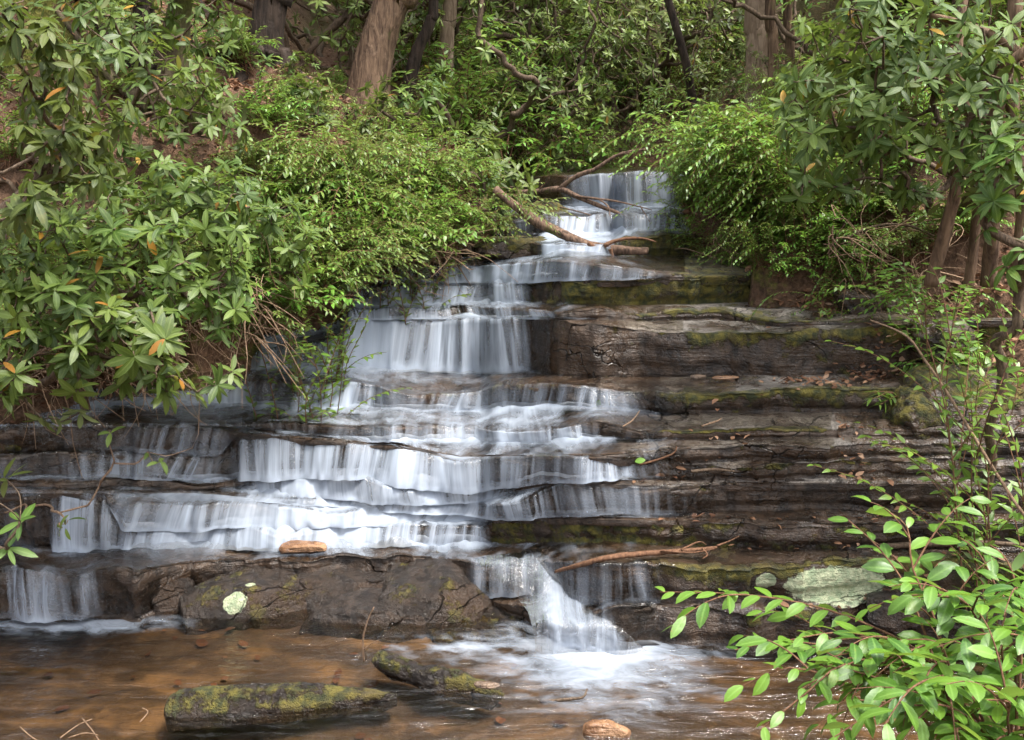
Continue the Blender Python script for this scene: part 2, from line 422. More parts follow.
def litter_mat():
    t = NT('dead_leaf'); ti = t.attr('tint')
    c = t.ramp(ti, [(0., (.07, .032, .018)), (.35, (.16, .075, .040)), (.7, (.27, .15, .085)), (1., (.38, .25, .17))])
    p = t.principled(Base_Color=c, Roughness=.75, Specular_IOR_Level=.3)
    return t.end(t.n('MixShader', {0: .15, 1: p, 2: t.n('BsdfTranslucent', {'Color': c})}))
M['litter'] = litter_mat()
# ------------------------------------------------------------------ the stepped bedrock, read as rows of lip and foot along each sight column
XS = np.arange(-260, 1291, 2.5)
LEDGES = [  # base row keys, lip row keys
 ([(-260,622),(140,622),(195,592),(440,594),(490,606),(530,624),(570,640),(620,647),(690,648),(1290,650)], [(-260,619),(140,619),(195,590),(440,591),(490,600),(530,607),(570,611),(620,613),(830,608),(1290,606)]),
 ([(-260,616),(60,617),(140,616),(195,588),(440,588),(485,594),(520,593),(560,595),(600,603),(1290,602)], [(-260,570),(60,574),(100,575),(140,574),(195,562),(440,562),(480,565),(560,562),(700,570),(800,564),(1290,560)]),
 ([(-260,545),(330,546),(480,543),(500,545),(840,550),(1290,548)], [(-260,500),(60,497),(105,499),(128,529),(180,531),(240,528),(300,531),(360,529),(440,531),(482,531),(496,519),(640,522),(850,528),(1290,522)]),
 ([(-260,498.6),(60,495.6),(105,497),(128,525),(180,527),(240,524),(300,526),(360,525),(440,527),(482,526),(500,517.5),(640,520.5),(850,526),(1290,520)], [(-260,498),(60,495),(105,496),(128,500),(200,502),(240,506),(300,508),(360,514),(400,516),(440,517.5),(482,518),(500,517),(640,520),(850,525),(1290,519)]),
 ([(-260,494),(200,496),(250,502),(300,504),(360,510),(400,513),(440,515),(475,515),(560,514),(700,513),(1290,512)], [(-260,492),(200,493),(250,498),(300,499),(360,503),(400,505),(440,507),(475,506),(560,487),(700,486),(1290,484)]),
 ([(-260,489),(230,490),(300,494),(400,502),(440,503.5),(475,502.5),(560,485.5),(1290,482)], [(-260,486),(230,482),(300,480),(350,478),(400,487),(440,491),(475,490.5),(560,484),(1290,480)]),
 ([(-260,478),(230,479),(370,476),(400,484),(465,488),(560,481),(1290,478)], [(-260,458),(120,455),(222,459),(240,436),(330,443),(372,449),(392,449),(460,461),(600,460),(650,464),(690,466),(800,464),(1290,462)]),
 ([(-260,454),(120,451),(222,455),(240,434.5),(330,441.5),(372,447.5),(392,447.5),(460,459.5),(600,458.5),(650,461),(690,463),(800,460),(1290,459)], [(-260,432),(120,430),(222,431),(240,433),(330,440),(372,446),(392,446),(460,458),(600,457),(650,449),(690,445),(1290,443)]),
 ([(-260,428),(240,428),(300,434),(400,442),(640,441),(700,440),(1290,437)], [(-260,426),(240,425),(262,424),(300,426),(400,429),(600,429),(640,434),(760,430),(1290,430)]),
 ([(-260,406),(240,406),(260,408),(600,410),(640,414),(1290,414)], [(-260,395),(230,392),(260,387),(345,385),(400,394),(520,390),(600,390),(640,396),(700,394),(760,391),(880,390),(1290,388)]),
 ([(-260,370),(225,371),(340,369),(520,371),(560,376),(700,376),(880,374),(1290,372)], [(-260,352),(225,350),(320,347),(340,340),(352,325),(420,322),(520,322),(600,326),(700,334),(760,337),(830,330),(900,322),(1290,320)]),
 ([(-260,348),(225,346),(335,330),(352,320),(520,319),(600,321),(720,321),(780,327),(860,324),(1290,318)], [(-260,345),(225,343),(335,326),(352,312),(420,309),(530,310),(640,312),(720,311),(780,322),(860,321),(1290,316)]),
 ([(-260,310),(350,305),(520,304),(640,306),(800,302),(1290,300)], [(-260,300),(330,289),(355,286),(500,287),(530,286),(600,282),(700,280),(800,281),(1290,280)]),
 ([(-260,284),(400,283),(520,283),(600,280),(1290,277)], [(-260,274),(400,269),(440,266),(560,265),(600,266),(650,273),(690,276),(1290,275)]),
 ([(-260,262),(440,259),(540,258),(600,256),(670,256),(1290,262)], [(-260,255),(500,246),(545,245),(590,248),(612,247),(625,236),(670,236),(1290,250)]),
 ([(-260,240),(540,236),(600,235),(620,232),(690,232),(1290,235)], [(-260,226),(540,222),(600,217),(690,218),(1290,222)]),
 ([(-260,206),(500,206),(600,209),(690,208),(1290,208)], [(-260,182),(500,180),(570,178),(600,175),(690,174),(1290,178)]),
]
TOP_ROW = 169.
NL = len(LEDGES)
FOOT, LIP, JZ = [], [], []        # world points per ledge (ncol,3)
zprev = np.zeros(len(XS)); rowp = None
for k, (bk, lk) in enumerate(LEDGES):
    b, l = keys(XS, bk), keys(XS, lk)
    if rowp is not None: b = np.minimum(b, rowp-1.)
    l = np.minimum(l, b-.7)
    B0 = at_z(XS, b, zprev)                              # smooth line, carries the heights upward
    L0 = at_y(XS, l, B0[:, 1]+.012)
    am = np.clip((b-l)/8., .10, 1)
    sc = np.clip(B0[:, 1]/6., 1, 2)
    jy = .075*fbm(B0[:, 0]*2.6, k*7.3, 0, 31, 4)+.045*np.round(fbm(B0[:, 0]*1.3, k*3.3, 0, 37, 3)*1.6)/1.6
    jz = (.022*fbm(B0[:, 0]*2.9, k*5.1, 0, 33, 5)+.026*vnoise(B0[:, 0]*3.1, k*8.7, 0, 35)*(XS < 660))*am; JZ.append(jz)
    B, L_ = B0.copy(), L0.copy()
    B[:, 1] += jy*am*.6; B[:, 0] *= 1
    L_[:, 1] += jy*am; L_[:, 2] += jz
    FOOT.append(B); LIP.append(L_)
    zprev = L0[:, 2]+.012; rowp = l
TOPEND = at_z(XS, np.minimum(rowp-1.5, TOP_ROW), zprev)
NXT = FOOT[1:]+[TOPEND]

def seen_on(px, row, k):
    i = int(round((px+260)/2.5)); a = np.linspace(0, 1, 60)[:, None]; c = FOOT[k][i]+(LIP[k][i]-FOOT[k][i])*a
    d = c-np.array([0, 0, CAMH]); rr = 370-FPX*(d@np.array([0, ST, CT]))/(d@np.array([0, CT, -ST]))
    return c[np.argmin(abs(rr-row))]
LICH = [seen_on(838, 585, 1), seen_on(764, 582, 1)]
def moss_key(k, x, part, s):
    """where moss sits on the rock, by ledge"""
    m = np.zeros_like(x)
    lipw = np.exp(-((s-1)/.28)**2) if part == 'r' else np.exp(-(s/.25)**2)
    if k == 0: m = keys(x, [(660, 0), (700, .25), (780, .35), (800, .62), (820, .2), (1290, .3)])*(.35+lipw*.65)
    if k == 1: m = keys(x, [(560, 0), (640, .2), (680, .42), (760, .5), (1290, .4)])*(.45+lipw*.6)
    if k == 2: m = keys(x, [(485, 0), (495, .85), (540, .6), (660, .62), (720, .35), (1290, .2)])*(.5+.5*np.abs(s-.4)*1.6 if part == 'r' else .25)
    if k == 6: m = keys(x, [(380, .0), (420, .35), (470, .4), (560, .4), (660, .12), (1290, .15)])*lipw
    if k == 8: m = keys(x, [(600, 0), (660, .3), (720, .62), (820, .62), (850, .1), (1290, 0)])*(lipw+(.15 if part == 't' else 0))
    if k == 9: m = keys(x, [(350, 0), (430, .4), (520, .42), (580, .2), (660, .3), (690, .55), (850, .6), (920, .4), (1290, .3)])*(.35+.65*lipw)
    if k == 10: m = keys(x, [(520, .0), (560, .12), (640, .2), (760, .25), (850, .35), (1290, .3)])*(.55+.5*lipw)
    if k == 11: m = keys(x, [(600, .1), (650, .4), (720, .5), (760, .6), (820, .3), (1290, .2)])*(.4+.7*lipw)
    if k == 12: m = keys(x, [(510, .0), (525, .6), (640, .66), (820, .62), (1290, .5)])*(.72+.28*lipw)
    if k == 13: m = keys(x, [(640, 0), (690, .4), (1290, .4)])+0*s
    if k == 14: m = keys(x, [(440, .55), (530, .5), (545, 0), (610, 0), (620, .5), (1290, .5)])+0*s
    return np.where(x > 560, m*1.55, m)+(keys(x, [(640, 0), (700, .3), (900, .34), (1290, .3)]) if k in (1, 4, 5, 6, 7, 10) else 0)*lipw
def dry_sheen_key(k, x, part, s):
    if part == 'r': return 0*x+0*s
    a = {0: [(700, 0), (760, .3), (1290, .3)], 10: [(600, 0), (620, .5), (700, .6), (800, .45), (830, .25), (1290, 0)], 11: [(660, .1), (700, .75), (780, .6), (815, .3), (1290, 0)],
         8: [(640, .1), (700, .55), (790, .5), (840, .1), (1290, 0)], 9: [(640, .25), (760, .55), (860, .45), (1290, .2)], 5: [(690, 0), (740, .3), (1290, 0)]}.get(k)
    return np.maximum(keys(x, a) if a else 0*x, keys(x, [(600, 0), (670, .52), (830, .55), (900, .2), (1290, 0)]) if 3 < k < 13 else 0*x)*(1+0*s)  # right-hand treads lightened in colour to imitate reflected sky, besides dry rock
LEDGE_NAMES = [
 'lowest dark rock step beside the white chute, dripping into the brown pool',
 'long ledge under the round pale lichen patch with a mossy yellow rim',
 'low mossy ledge with a blunt green left end and brown water in front',
 'thin rock shelf splitting the long curtain above the flat orange stone',
 'smooth wet rock step just above the low blunt ended mossy ledge',
 'thin rock step hidden under the frothing water in the middle of the falls',
 'broad dark rock step with green algae behind the widest lower curtains',
 'upper half of the broad dark rock step with faint trickles at one end',
 'thin rock step under the long low curtain, ending in an ochre mossy shelf',
 'straight rock step with moss hanging roots, just under the tall bare rock face',
 'tall bare rock face with pale specks next to the main white curtain',
 'thin layered rock step resting on the tall bare rock face',
 'double layered rock ledge thickly covered with dark brown moss',
 'flat grey rock step right below the fallen log',
 'mossy rock step that the fallen log lies across',
 'short wet rock step in the narrow upper stream',
 'topmost rock step where the stream enters over a thin lip',
]
NR, NTd = 16, 18
def ledge_mesh(k):
    B, L_, E = FOOT[k], LIP[k], NXT[k]
    nc = len(XS); hgt = np.maximum(L_[:, 2]-B[:, 2], .004)
    rows, at = [], {'moss': [], 'dry': [], 'lichen': []}
    # riser
    ss = np.concatenate([[-.12], np.linspace(0, 1, NR)])
    for s in ss:
        p = B+(L_-B)*max(s, 0); p = p.copy()
        if s < 0: p[:, 2] -= .05; p[:, 1] += .02
        amp = np.clip(hgt/.16, .05, 1)
        st = vnoise(p[:, 0]*1.1, k*5.+0*p[:, 0], p[:, 2]*24+.8*fbm(p[:, 0]*1.3, k, 0, 5, 3), 9)
        st2 = vnoise(p[:, 0]*2.5, k*5., p[:, 2]*60, 19)
        rough = fbm(p[:, 0]*3.3, p[:, 1]*3, p[:, 2]*3.5, 3, 5)
        und = -(.035 if k not in (10,) else .012)*np.exp(-((s-.12)/.22)**2)          # undercut near the foot
        rnd = -.03*sstep(.86, 1., s)**2
        p[:, 1] -= amp*(.007*st+.003*st2+(.042-.014*sstep(560, 680, XS))*rough+und+rnd)*(1 if 0 <= s < .999 else .55)
        p[:, 2] += .006*fbm(p[:, 0]*7, s*3, k, 8, 3)*amp*(s > .3)
        rows.append(p)
        at['moss'].append(moss_key(k, XS, 'r', max(s, 0))); at['dry'].append(dry_sheen_key(k, XS, 'r', s)+0*XS)
    # tread
    tt = np.concatenate([np.linspace(0, 1, NTd)**1.35, [1.12]])
    dep = np.maximum(E[:, 1]-L_[:, 1], .01)
    for j, s in enumerate(tt):
        p = L_+(E-L_)*min(s, 1.); p = p.copy()
        if s > 1: p[:, 1] += .12
        if j == 0: p[:, 2] += .002; p[:, 1] += .02
        lump = fbm(p[:, 0]*1.8, p[:, 1]*3.2, k, 41, 4); fin = fbm(p[:, 0]*7, p[:, 1]*9, k, 43, 3)
        lump2 = fbm(p[:, 0]*1.1, p[:, 1]*9+.6*fbm(p[:, 0], k, 0, 4, 2), k, 45, 3)
        p[:, 2] += np.clip(dep/.3, .12, 1)*(.016*lump+.007*fin+.011*lump2*sstep(560, 700, XS))*sstep(0, .2, s)*(1-sstep(.8, 1, s)) + .002*fin
        rows.append(p)
        at['moss'].append(moss_key(k, XS, 't', s)); at['dry'].append(dry_sheen_key(k, XS, 't', s)+0*XS)
    v = np.concatenate(rows)
    li = np.zeros(len(v))
    if k in (0, 1):
        e0 = np.abs((v[:, 0]-LICH[0][0])/.33)**2.6+((v[:, 1]-LICH[0][1])/.5)**2+((v[:, 2]-LICH[0][2]+.05*(v[:, 0]-LICH[0][0]))/.125)**2
        e1 = ((v[:, 0]-LICH[1][0])/.065)**2+((v[:, 1]-LICH[1][1])/.5)**2+((v[:, 2]-LICH[1][2])/.06)**2
        li = np.maximum(1-.55*e0, 1-.55*e1).clip(0, 1)
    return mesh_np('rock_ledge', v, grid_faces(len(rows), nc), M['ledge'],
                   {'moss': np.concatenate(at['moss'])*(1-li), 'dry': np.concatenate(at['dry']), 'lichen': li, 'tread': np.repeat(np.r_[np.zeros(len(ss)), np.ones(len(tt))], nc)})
for k in range(NL):
    o = obj('rock_ledge', ledge_mesh(k)); tag(o, LEDGE_NAMES[k], 'rock ledge', 'rock ledges of the stepped cascade')

# ------------------------------------------------------------------ water over the ledges
RF = {  # foam on the falling part
 0: [(540,0),(560,.22),(600,.34),(630,.22),(650,.06),(660,0)],
 1: [(-260,.30),(20,.40),(50,.42),(66,.16),(85,.26),(120,.12),(150,.05),(170,0),(450,.0),(475,.4),(500,.45),(560,.30),(610,.24),(650,.16),(680,0)],
 2: [(-260,.1),(50,.12),(66,.65),(90,.62),(100,.28),(118,.28),(140,.5),(200,.72),(300,.92),(400,1.),(478,.8),(494,0)],
 3: [(95,0),(118,.22),(140,.42),(200,.62),(300,.85),(400,1.),(478,.8),(494,0)],
 4: [(230,.2),(260,.7),(400,.92),(470,.8),(495,.5),(520,.42),(600,.3),(680,.16),(720,0)],
 5: [(230,0),(260,.7),(400,.95),(480,.8),(500,.4),(520,0)],
 6: [(-260,.10),(0,.12),(80,.18),(150,.34),(210,.30),(228,.12),(242,.55),(330,.78),(372,.62),(388,1.),(430,.68),(480,.66),(560,.60),(600,.50),(640,.2),(690,.03),(720,0)],
 7: [(-260,.12),(0,.14),(80,.16),(120,.22),(150,.40),(215,.40),(232,.1),(245,0),(620,.0),(640,.1),(690,0)],
 8: [(-260,.3),(245,.3),(262,.16),(365,.2),(375,.6),(420,.55),(500,.66),(590,.6),(620,.3),(650,.06),(670,0)],
 9: [(-260,.5),(255,.55),(300,.62),(345,.74),(362,.35),(400,.45),(450,.46),(520,.62),(590,.52),(620,.3),(660,.12),(690,0)],
 10: [(-260,.2),(225,.3),(270,.35),(300,.6),(335,.9),(352,.82),(390,.95),(455,.78),(500,.75),(515,.5),(528,.22),(545,.05),(555,0)],
 11: [(330,.7),(380,.6),(420,.42),(450,.4),(480,.6),(520,.5),(545,.35),(560,0)],
 12: [(330,.3),(355,.42),(420,.6),(500,.62),(522,.3),(535,0)],
 13: [(380,.2),(405,.3),(440,.35),(452,.75),(520,.8),(570,.72),(590,.38),(640,.42),(660,.1),(675,0)],
 14: [(535,0),(550,.7),(590,.75),(612,.4),(625,0)],
 15: [(540,.2),(555,.75),(600,.72),(640,.55),(690,.6),(720,.3)],
 16: [(480,.1),(500,.15),(560,.15),(575,.6),(600,.75),(690,.72),(720,.4)],
}
TF = {  # foam on the level part behind the lip
 0: [(530,0),(545,.12),(600,.16),(640,.08),(660,0),(900,0)],
 1: [(-260,.16),(60,.16),(100,.10),(300,.14),(400,.2),(470,.5),(520,.35),(560,.12),(700,.03),(820,.02),(870,0)],
 2: [(-260,.05),(50,.1),(70,.3),(170,.5),(300,.8),(400,1.),(480,.85),(500,.4),(560,.2),(640,.1),(720,.05),(790,.02),(830,0)],
 3: [(90,0),(120,.12),(170,.4),(300,.7),(400,.95),(480,.85),(500,.3),(560,.15),(640,.1),(720,.05),(790,.02),(830,0)],
 4: [(-260,.05),(60,.1),(240,.35),(300,.9),(400,1.),(470,1.),(500,.45),(560,.18),(660,.1),(720,.05),(800,.02),(850,0)],
 5: [(-260,.08),(80,.16),(200,.28),(260,.6),(330,.75),(400,.9),(470,.8),(510,.5),(580,.2),(660,.06),(700,0)],
 6: [(-260,.04),(100,.06),(200,.12),(240,.14),(300,.3),(360,.35),(400,.5),(460,.42),(560,.36),(620,.2),(680,.05),(760,.02),(880,.0)],
 7: [(-260,.05),(240,.14),(300,.3),(360,.35),(400,.5),(460,.35),(560,.26),(620,.2),(680,.06),(760,.02),(880,.0)],
 8: [(-260,.1),(240,.3),(300,.4),(400,.45),(460,.42),(560,.4),(600,.32),(640,.1),(720,.02),(900,0)],
 9: [(-260,.2),(230,.3),(330,.35),(360,.25),(420,.18),(500,.14),(580,.06),(700,.02),(760,0)],
 10: [(-260,.4),(225,.5),(330,.6),(355,.5),(400,.5),(460,.4),(520,.3),(580,.12),(640,.03),(700,0)],
 11: [(330,.6),(400,.8),(420,.5),(470,.55),(520,.35),(570,.1),(620,.03),(680,0)],
 12: [(330,.2),(400,.3),(500,.3),(540,.1),(560,0)],
 13: [(380,.15),(450,.25),(520,.25),(600,.16),(650,.1),(690,0)],
 14: [(530,0),(545,.6),(580,.7),(620,.5),(640,.15),(690,.1),(720,0)],
 15: [(530,.2),(560,.45),(600,.35),(650,.25),(690,.3),(720,.2)],
 16: [(470,.06),(720,.08)],
}
def water_mesh(k):
    B, L_, E = FOOT[k], LIP[k], NXT[k]
    rf, tf = keys(XS, RF[k]), keys(XS, TF[k])
    chn = np.clip(1-JZ[k]*16, .35, 1.7); rf = np.clip(rf*chn, 0, 1.05); tf = np.clip(tf*(.5+.5*chn), 0, 1.)
    hgt = np.maximum(L_[:, 2]-B[:, 2], .004); dep = np.maximum(E[:, 1]-L_[:, 1], .01)
    edge = .55*fbm(XS/24., k*9., 0, 51, 4)
    rows, fo, st, uv = [], [], [], []
    d0 = np.zeros(len(XS))
    wob = .35*fbm(XS/60., k*3.7, 0, 71, 3)
    for s in np.linspace(0, 1, 12):
        p = (B+(L_-B)*s).copy()
        rope = 1.4*vnoise(p[:, 0]*11+.4*fbm(p[:, 0]*3, s*2, k, 66, 2), k*3.+s*.6, 0, 61)+vnoise(p[:, 0]*27, k*3.+s*.7, 0, 62)+.4*vnoise(p[:, 0]*70, k*3.+s*.5, 0, 64)
        out = (.030+.10*(1-s**1.6)*np.clip(hgt/.2, 0, 1.2))*np.clip(rf*1.8, .2, 1)
        p[:, 1] -= out+.012*rope*np.clip(hgt/.1, 0, 1)*np.clip(rf*2, 0, 1)*(1-.6*s)
        if k == 0: p[:, 0] += (p[:, 0]-LIP[0][:, 0][int((590+260)/2.5)])*.12*(1-s)*np.exp(-((XS-590)/90)**4); p[:, 1] -= .05*(1-s)**2*np.exp(-((XS-590)/50)**2)
        p[:, 2] += .012+.01*s
        f = rf*(1+edge*.6)
        f = f*(1-.5*np.clip(1.1-rf, 0, 1)*np.exp(-((s-1)/.22)**2))                      # clear, glassy lip
        f = f+np.clip(rf*1.6-.2, 0, .75)*np.exp(-(s/.16)**2)*np.clip(hgt/.06, 0, 1)*.75                                 # froth at the foot
        if k == 0: f = f*sstep(-.12, .30, s)
        rows.append(p); fo.append(np.clip(f, 0, 1.15)); st.append(np.full(len(XS), 1.)*sstep(.0, .2, s))
        uv.append(np.stack([p[:, 0]+wob*.05+.05*(1-s)*fbm(p[:, 0]*2.2, k, 0, 73, 2), d0+s*hgt+k*3.7], -1))
    d1 = d0+hgt
    for j, s in enumerate(np.linspace(0, 1, 14)**1.2):
        p = (L_+(E-L_)*s).copy()
        lump = fbm(p[:, 0]*1.8, p[:, 1]*3.2, k, 41, 4)
        rip = fbm(p[:, 0]*5, p[:, 1]*8, k, 63, 3)
        p[:, 2] += .020+np.clip(dep/.3, .1, 1)*(.014*lump)*sstep(0, .2, s)*(1-sstep(.8, 1, s))+.005*rip*np.clip(tf*2, .3, 1)*sstep(0, .3, s)
        up = keys(XS, RF[k+1]) if k+1 < NL else 0*XS
        hup = np.clip((LIP[k+1][:, 2]-FOOT[k+1][:, 2])/.1, 0, 1) if k+1 < NL else 0*XS
        dist = (1-s)*dep
        upc = np.clip(up*1.5-.2, 0, 1)*hup
        p[:, 2] += .045*upc*np.exp(-(dist/.10)**2)*(1+.7*fbm(p[:, 0]*5, p[:, 1]*5, k, 67, 3))
        f = tf*(.55+.9*s)*(1+edge*.8)+.28*rip*sstep(.03, .2, tf)
        f = f*(.35+.65*sstep(0, .3, s)) if False else f
        f = f+np.clip(up*1.5-.15, 0, .9)*np.exp(-(dist/.10)**1.5)*hup*(.9 if k else .3)
        rows.append(p); fo.append(np.clip(f, 0, 1.1)); st.append(np.full(len(XS), .25)+.6*np.exp(-(s/.12)**2))
        uv.append(np.stack([p[:, 0]+wob*.4*s, d1+s*dep+k*3.7], -1))
    v = np.concatenate(rows); fo = np.concatenate(fo); nr = len(rows); nc = len(XS)
    alive = np.concatenate([np.tile(rf > .012, 12), np.tile(tf > .008, 14)]).reshape(nr, nc)
    fcs = grid_faces(nr, nc)
    keep = alive.ravel()[fcs].all(1)
    return mesh_np('water', v, fcs[keep], M['fall'], {'foam': fo, 'strand': np.concatenate(st)}, np.concatenate(uv))
for k in range(NL):
    o = obj('water', water_mesh(k)); tag(o, kind='structure')

# the chute that slides between the boulders into the pool
def wz_y(px, row):
    return float(at_z(px, row, -.01)[1])
def chute():
    ns, nu = 46, 44
    path = [(516,552,0,46),(528,566,0,46),(545,584,0,42),(562,602,0,40),(578,622,0,46),(590,640,0,60),(598,656,0,78)]
    t = np.linspace(0, 1, ns); q = np.array(path, float); tt = np.linspace(0, 1, len(q))
    c, r, Y, w = [np.interp(t, tt, q[:, i]) for i in range(4)]
    col = lambda px: np.concatenate([[FOOT[kk][int((px+260)/2.5)], LIP[kk][int((px+260)/2.5)]] for kk in range(NL)])
    for i in range(ns):                                    # ride just clear of the rock
        cc = col(c[i]); d = cc-np.array([0, 0, CAMH]); rr = 370-FPX*(d@np.array([0, ST, CT]))/(d@np.array([0, CT, -ST])); o = np.argsort(rr)
        Y[i] = min(np.interp(r[i], rr[o], cc[o, 1])-.10, wz_y(c[i], r[i]))
    Y = np.minimum.accumulate(Y)
    k = np.ones(5)/5
    c, r, Y, w = [np.convolve(np.pad(a, 2, 'edge'), k, 'valid') for a in (c, r, Y, w)]
    u = np.linspace(-1, 1, nu); v, fo, uv = [], [], []
    for i in range(ns):
        m = at_y(c[i], r[i], Y[i]); hw = w[i]*Y[i]/FPX
        x = m[0]+hw*u*(1+.12*fbm(u*2+3, t[i]*3, 0, 81, 3)); n1 = fbm(x*9, t[i]*3.2, 0, 83, 3)
        z = max(m[2], .0)+.05*(1-u**2)*(1-.5*t[i])+.022*n1-.03
        y = Y[i]-.05*(1-u**2)+.03*u*(1-t[i])+.018*fbm(x*16, t[i]*3, 0, 84, 3)
        v.append(np.stack([x, np.broadcast_to(y, x.shape), z], -1))
        e = 1-np.abs(u)**2.2
        f = (.34+.46*sstep(.15, .8, t[i]))*e*(1+.35*n1)*(1-.75*sstep(.88, 1, t[i]))*sstep(0, .12, t[i])
        fo.append(np.clip(f, 0, 1)); uv.append(np.stack([x, np.full(nu, t[i]*.9)], -1))
    return mesh_np('water', np.concatenate(v), grid_faces(ns, nu), M['fall'], {'foam': np.concatenate(fo), 'strand': np.full(ns*nu, .8)}, np.concatenate(uv))
tag(obj('water', chute()), kind='structure')
# ------------------------------------------------------------------ the pool
def sheet(x0, x1, y0, y1, nx, ny, fz):
    x, y = np.meshgrid(np.linspace(x0, x1, nx), np.linspace(y0, y1, ny))
    z = fz(x, y)
    return np.stack([x, y, z], -1).reshape(-1, 3), grid_faces(ny, nx), x.ravel(), y.ravel()
CH = at_z(598, 650, 0.)
def poolz(x, y): return .004+.006*fbm(x*2.5, y*6, 0, 91, 3)+.005*fbm(x*7, y*15, 0, 92, 3)+.035*np.exp(-((x-CH[0])/.33)**2-((y-CH[1]-.02)/.16)**2)*(1+.5*fbm(x*6,y*6,0,94,3))
v, f, x, y = sheet(-6, 6, 2.6, 7.2, 480, 240, poolz)
dx, dy = (x-CH[0])/.44, (y-CH[1]+.08)/.36
w1 = .25*fbm(x*4, y*6, 0, 93, 4)
foam = 1.0*np.exp(-(dx**2+dy**2)**.8*(.9+w1))+.5*np.exp(-((x-CH[0])/.36)**4-((y-CH[1]-.04)/.12)**2)
fl = at_z(60, 622, 0.); dx2, dy2 = (x-fl[0])/.75, (y-fl[1]+.02)/.14
foam += .62*np.exp(-(dx2**2+dy2**2)**1.2)*(x < fl[0]+.9)
q = at_z(470, 650, 0.); foam += .33*np.exp(-((x-q[0])/.45)**2-((y-q[1])/.16)**2)*(1+1.3*fbm(x*7, y*14, 0, 97, 4))
q = at_z(520, 690, 0.); foam += .05*sstep(-.1, .8, fbm(x*2.2+y, y*11, 0, 99, 4))*sstep(-2.2, .5, x)
foam += .10*np.exp(-((x-q[0]-.4)/.9)**2-((y-q[1])/.22)**2)*(1+1.6*fbm(x*5, y*14, 0, 98, 4))
o = obj('water', mesh_np('pool', v, f, M['pool'], {'foam': np.clip(foam, 0, 1.1), 'strand': 0*x}, np.stack([x*.8+.3*y, y*2.2], -1))); tag(o, kind='structure')
def bedz(x, y): return -.10-.09*sstep(-.4, .6, fbm(x*.9, y*1.1, 0, 101, 3))+.03*fbm(x*4, y*5, 0, 103, 4)
v, f, x, y = sheet(-6.2, 6.2, 2.4, 7.4, 260, 130, bedz)
o = obj('stream_bed', mesh_np('stream_bed', v, f, M['bed'])); tag(o, kind='structure')
# ------------------------------------------------------------------ banks and hillside
SURF = np.concatenate(sum([[FOOT[k][None], LIP[k][None]] for k in range(NL)], [])+[TOPEND[None]])    # rows x cols x 3
def bed_point(px, row):
    i = int(np.clip(round((px+260)/2.5), 0, len(XS)-1)); c = SURF[:, i]
    d = c-np.array([0, 0, CAMH]); vv = d@np.array([0, ST, CT])/(d@np.array([0, CT, -ST])); r = 370-vv*FPX
    o = np.argsort(r)
    return np.array([np.interp(row, r[o], c[o, a]) for a in range(3)])
def edge(kp):
    e = np.array([bed_point(*k) for k in kp]); o = np.argsort(e[:, 1]); return e[o]
EL = edge([(-190,612),(-110,560),(-70,500),(20,440),(150,395),(228,366),(262,345),(330,312),(352,290),(396,268),(462,250),(492,225),(498,200),(506,172)])
ER = edge([(1270,640),(1140,600),(1040,520),(990,480),(935,440),(905,400),(885,372),(862,335),(806,296),(742,275),(700,255),(678,230),(672,205),(700,172)])
ci = int((560+260)/2.5)
ZC = np.concatenate([[[0, 0], [5, 0]], SURF[:, ci][:, 1:], [[30, 3.2]]])
def xl(Y): return np.interp(Y, np.r_[-5, EL[:, 1], 40], np.r_[-3.4, EL[:, 0], EL[-1, 0]-.6])
def xr(Y): return np.interp(Y, np.r_[-5, ER[:, 1], 40], np.r_[3.6, ER[:, 0], ER[-1, 0]+.8])
def zc(Y): return np.interp(Y, np.sort(ZC[:, 0]), np.maximum.accumulate(ZC[np.argsort(ZC[:, 0]), 1]))
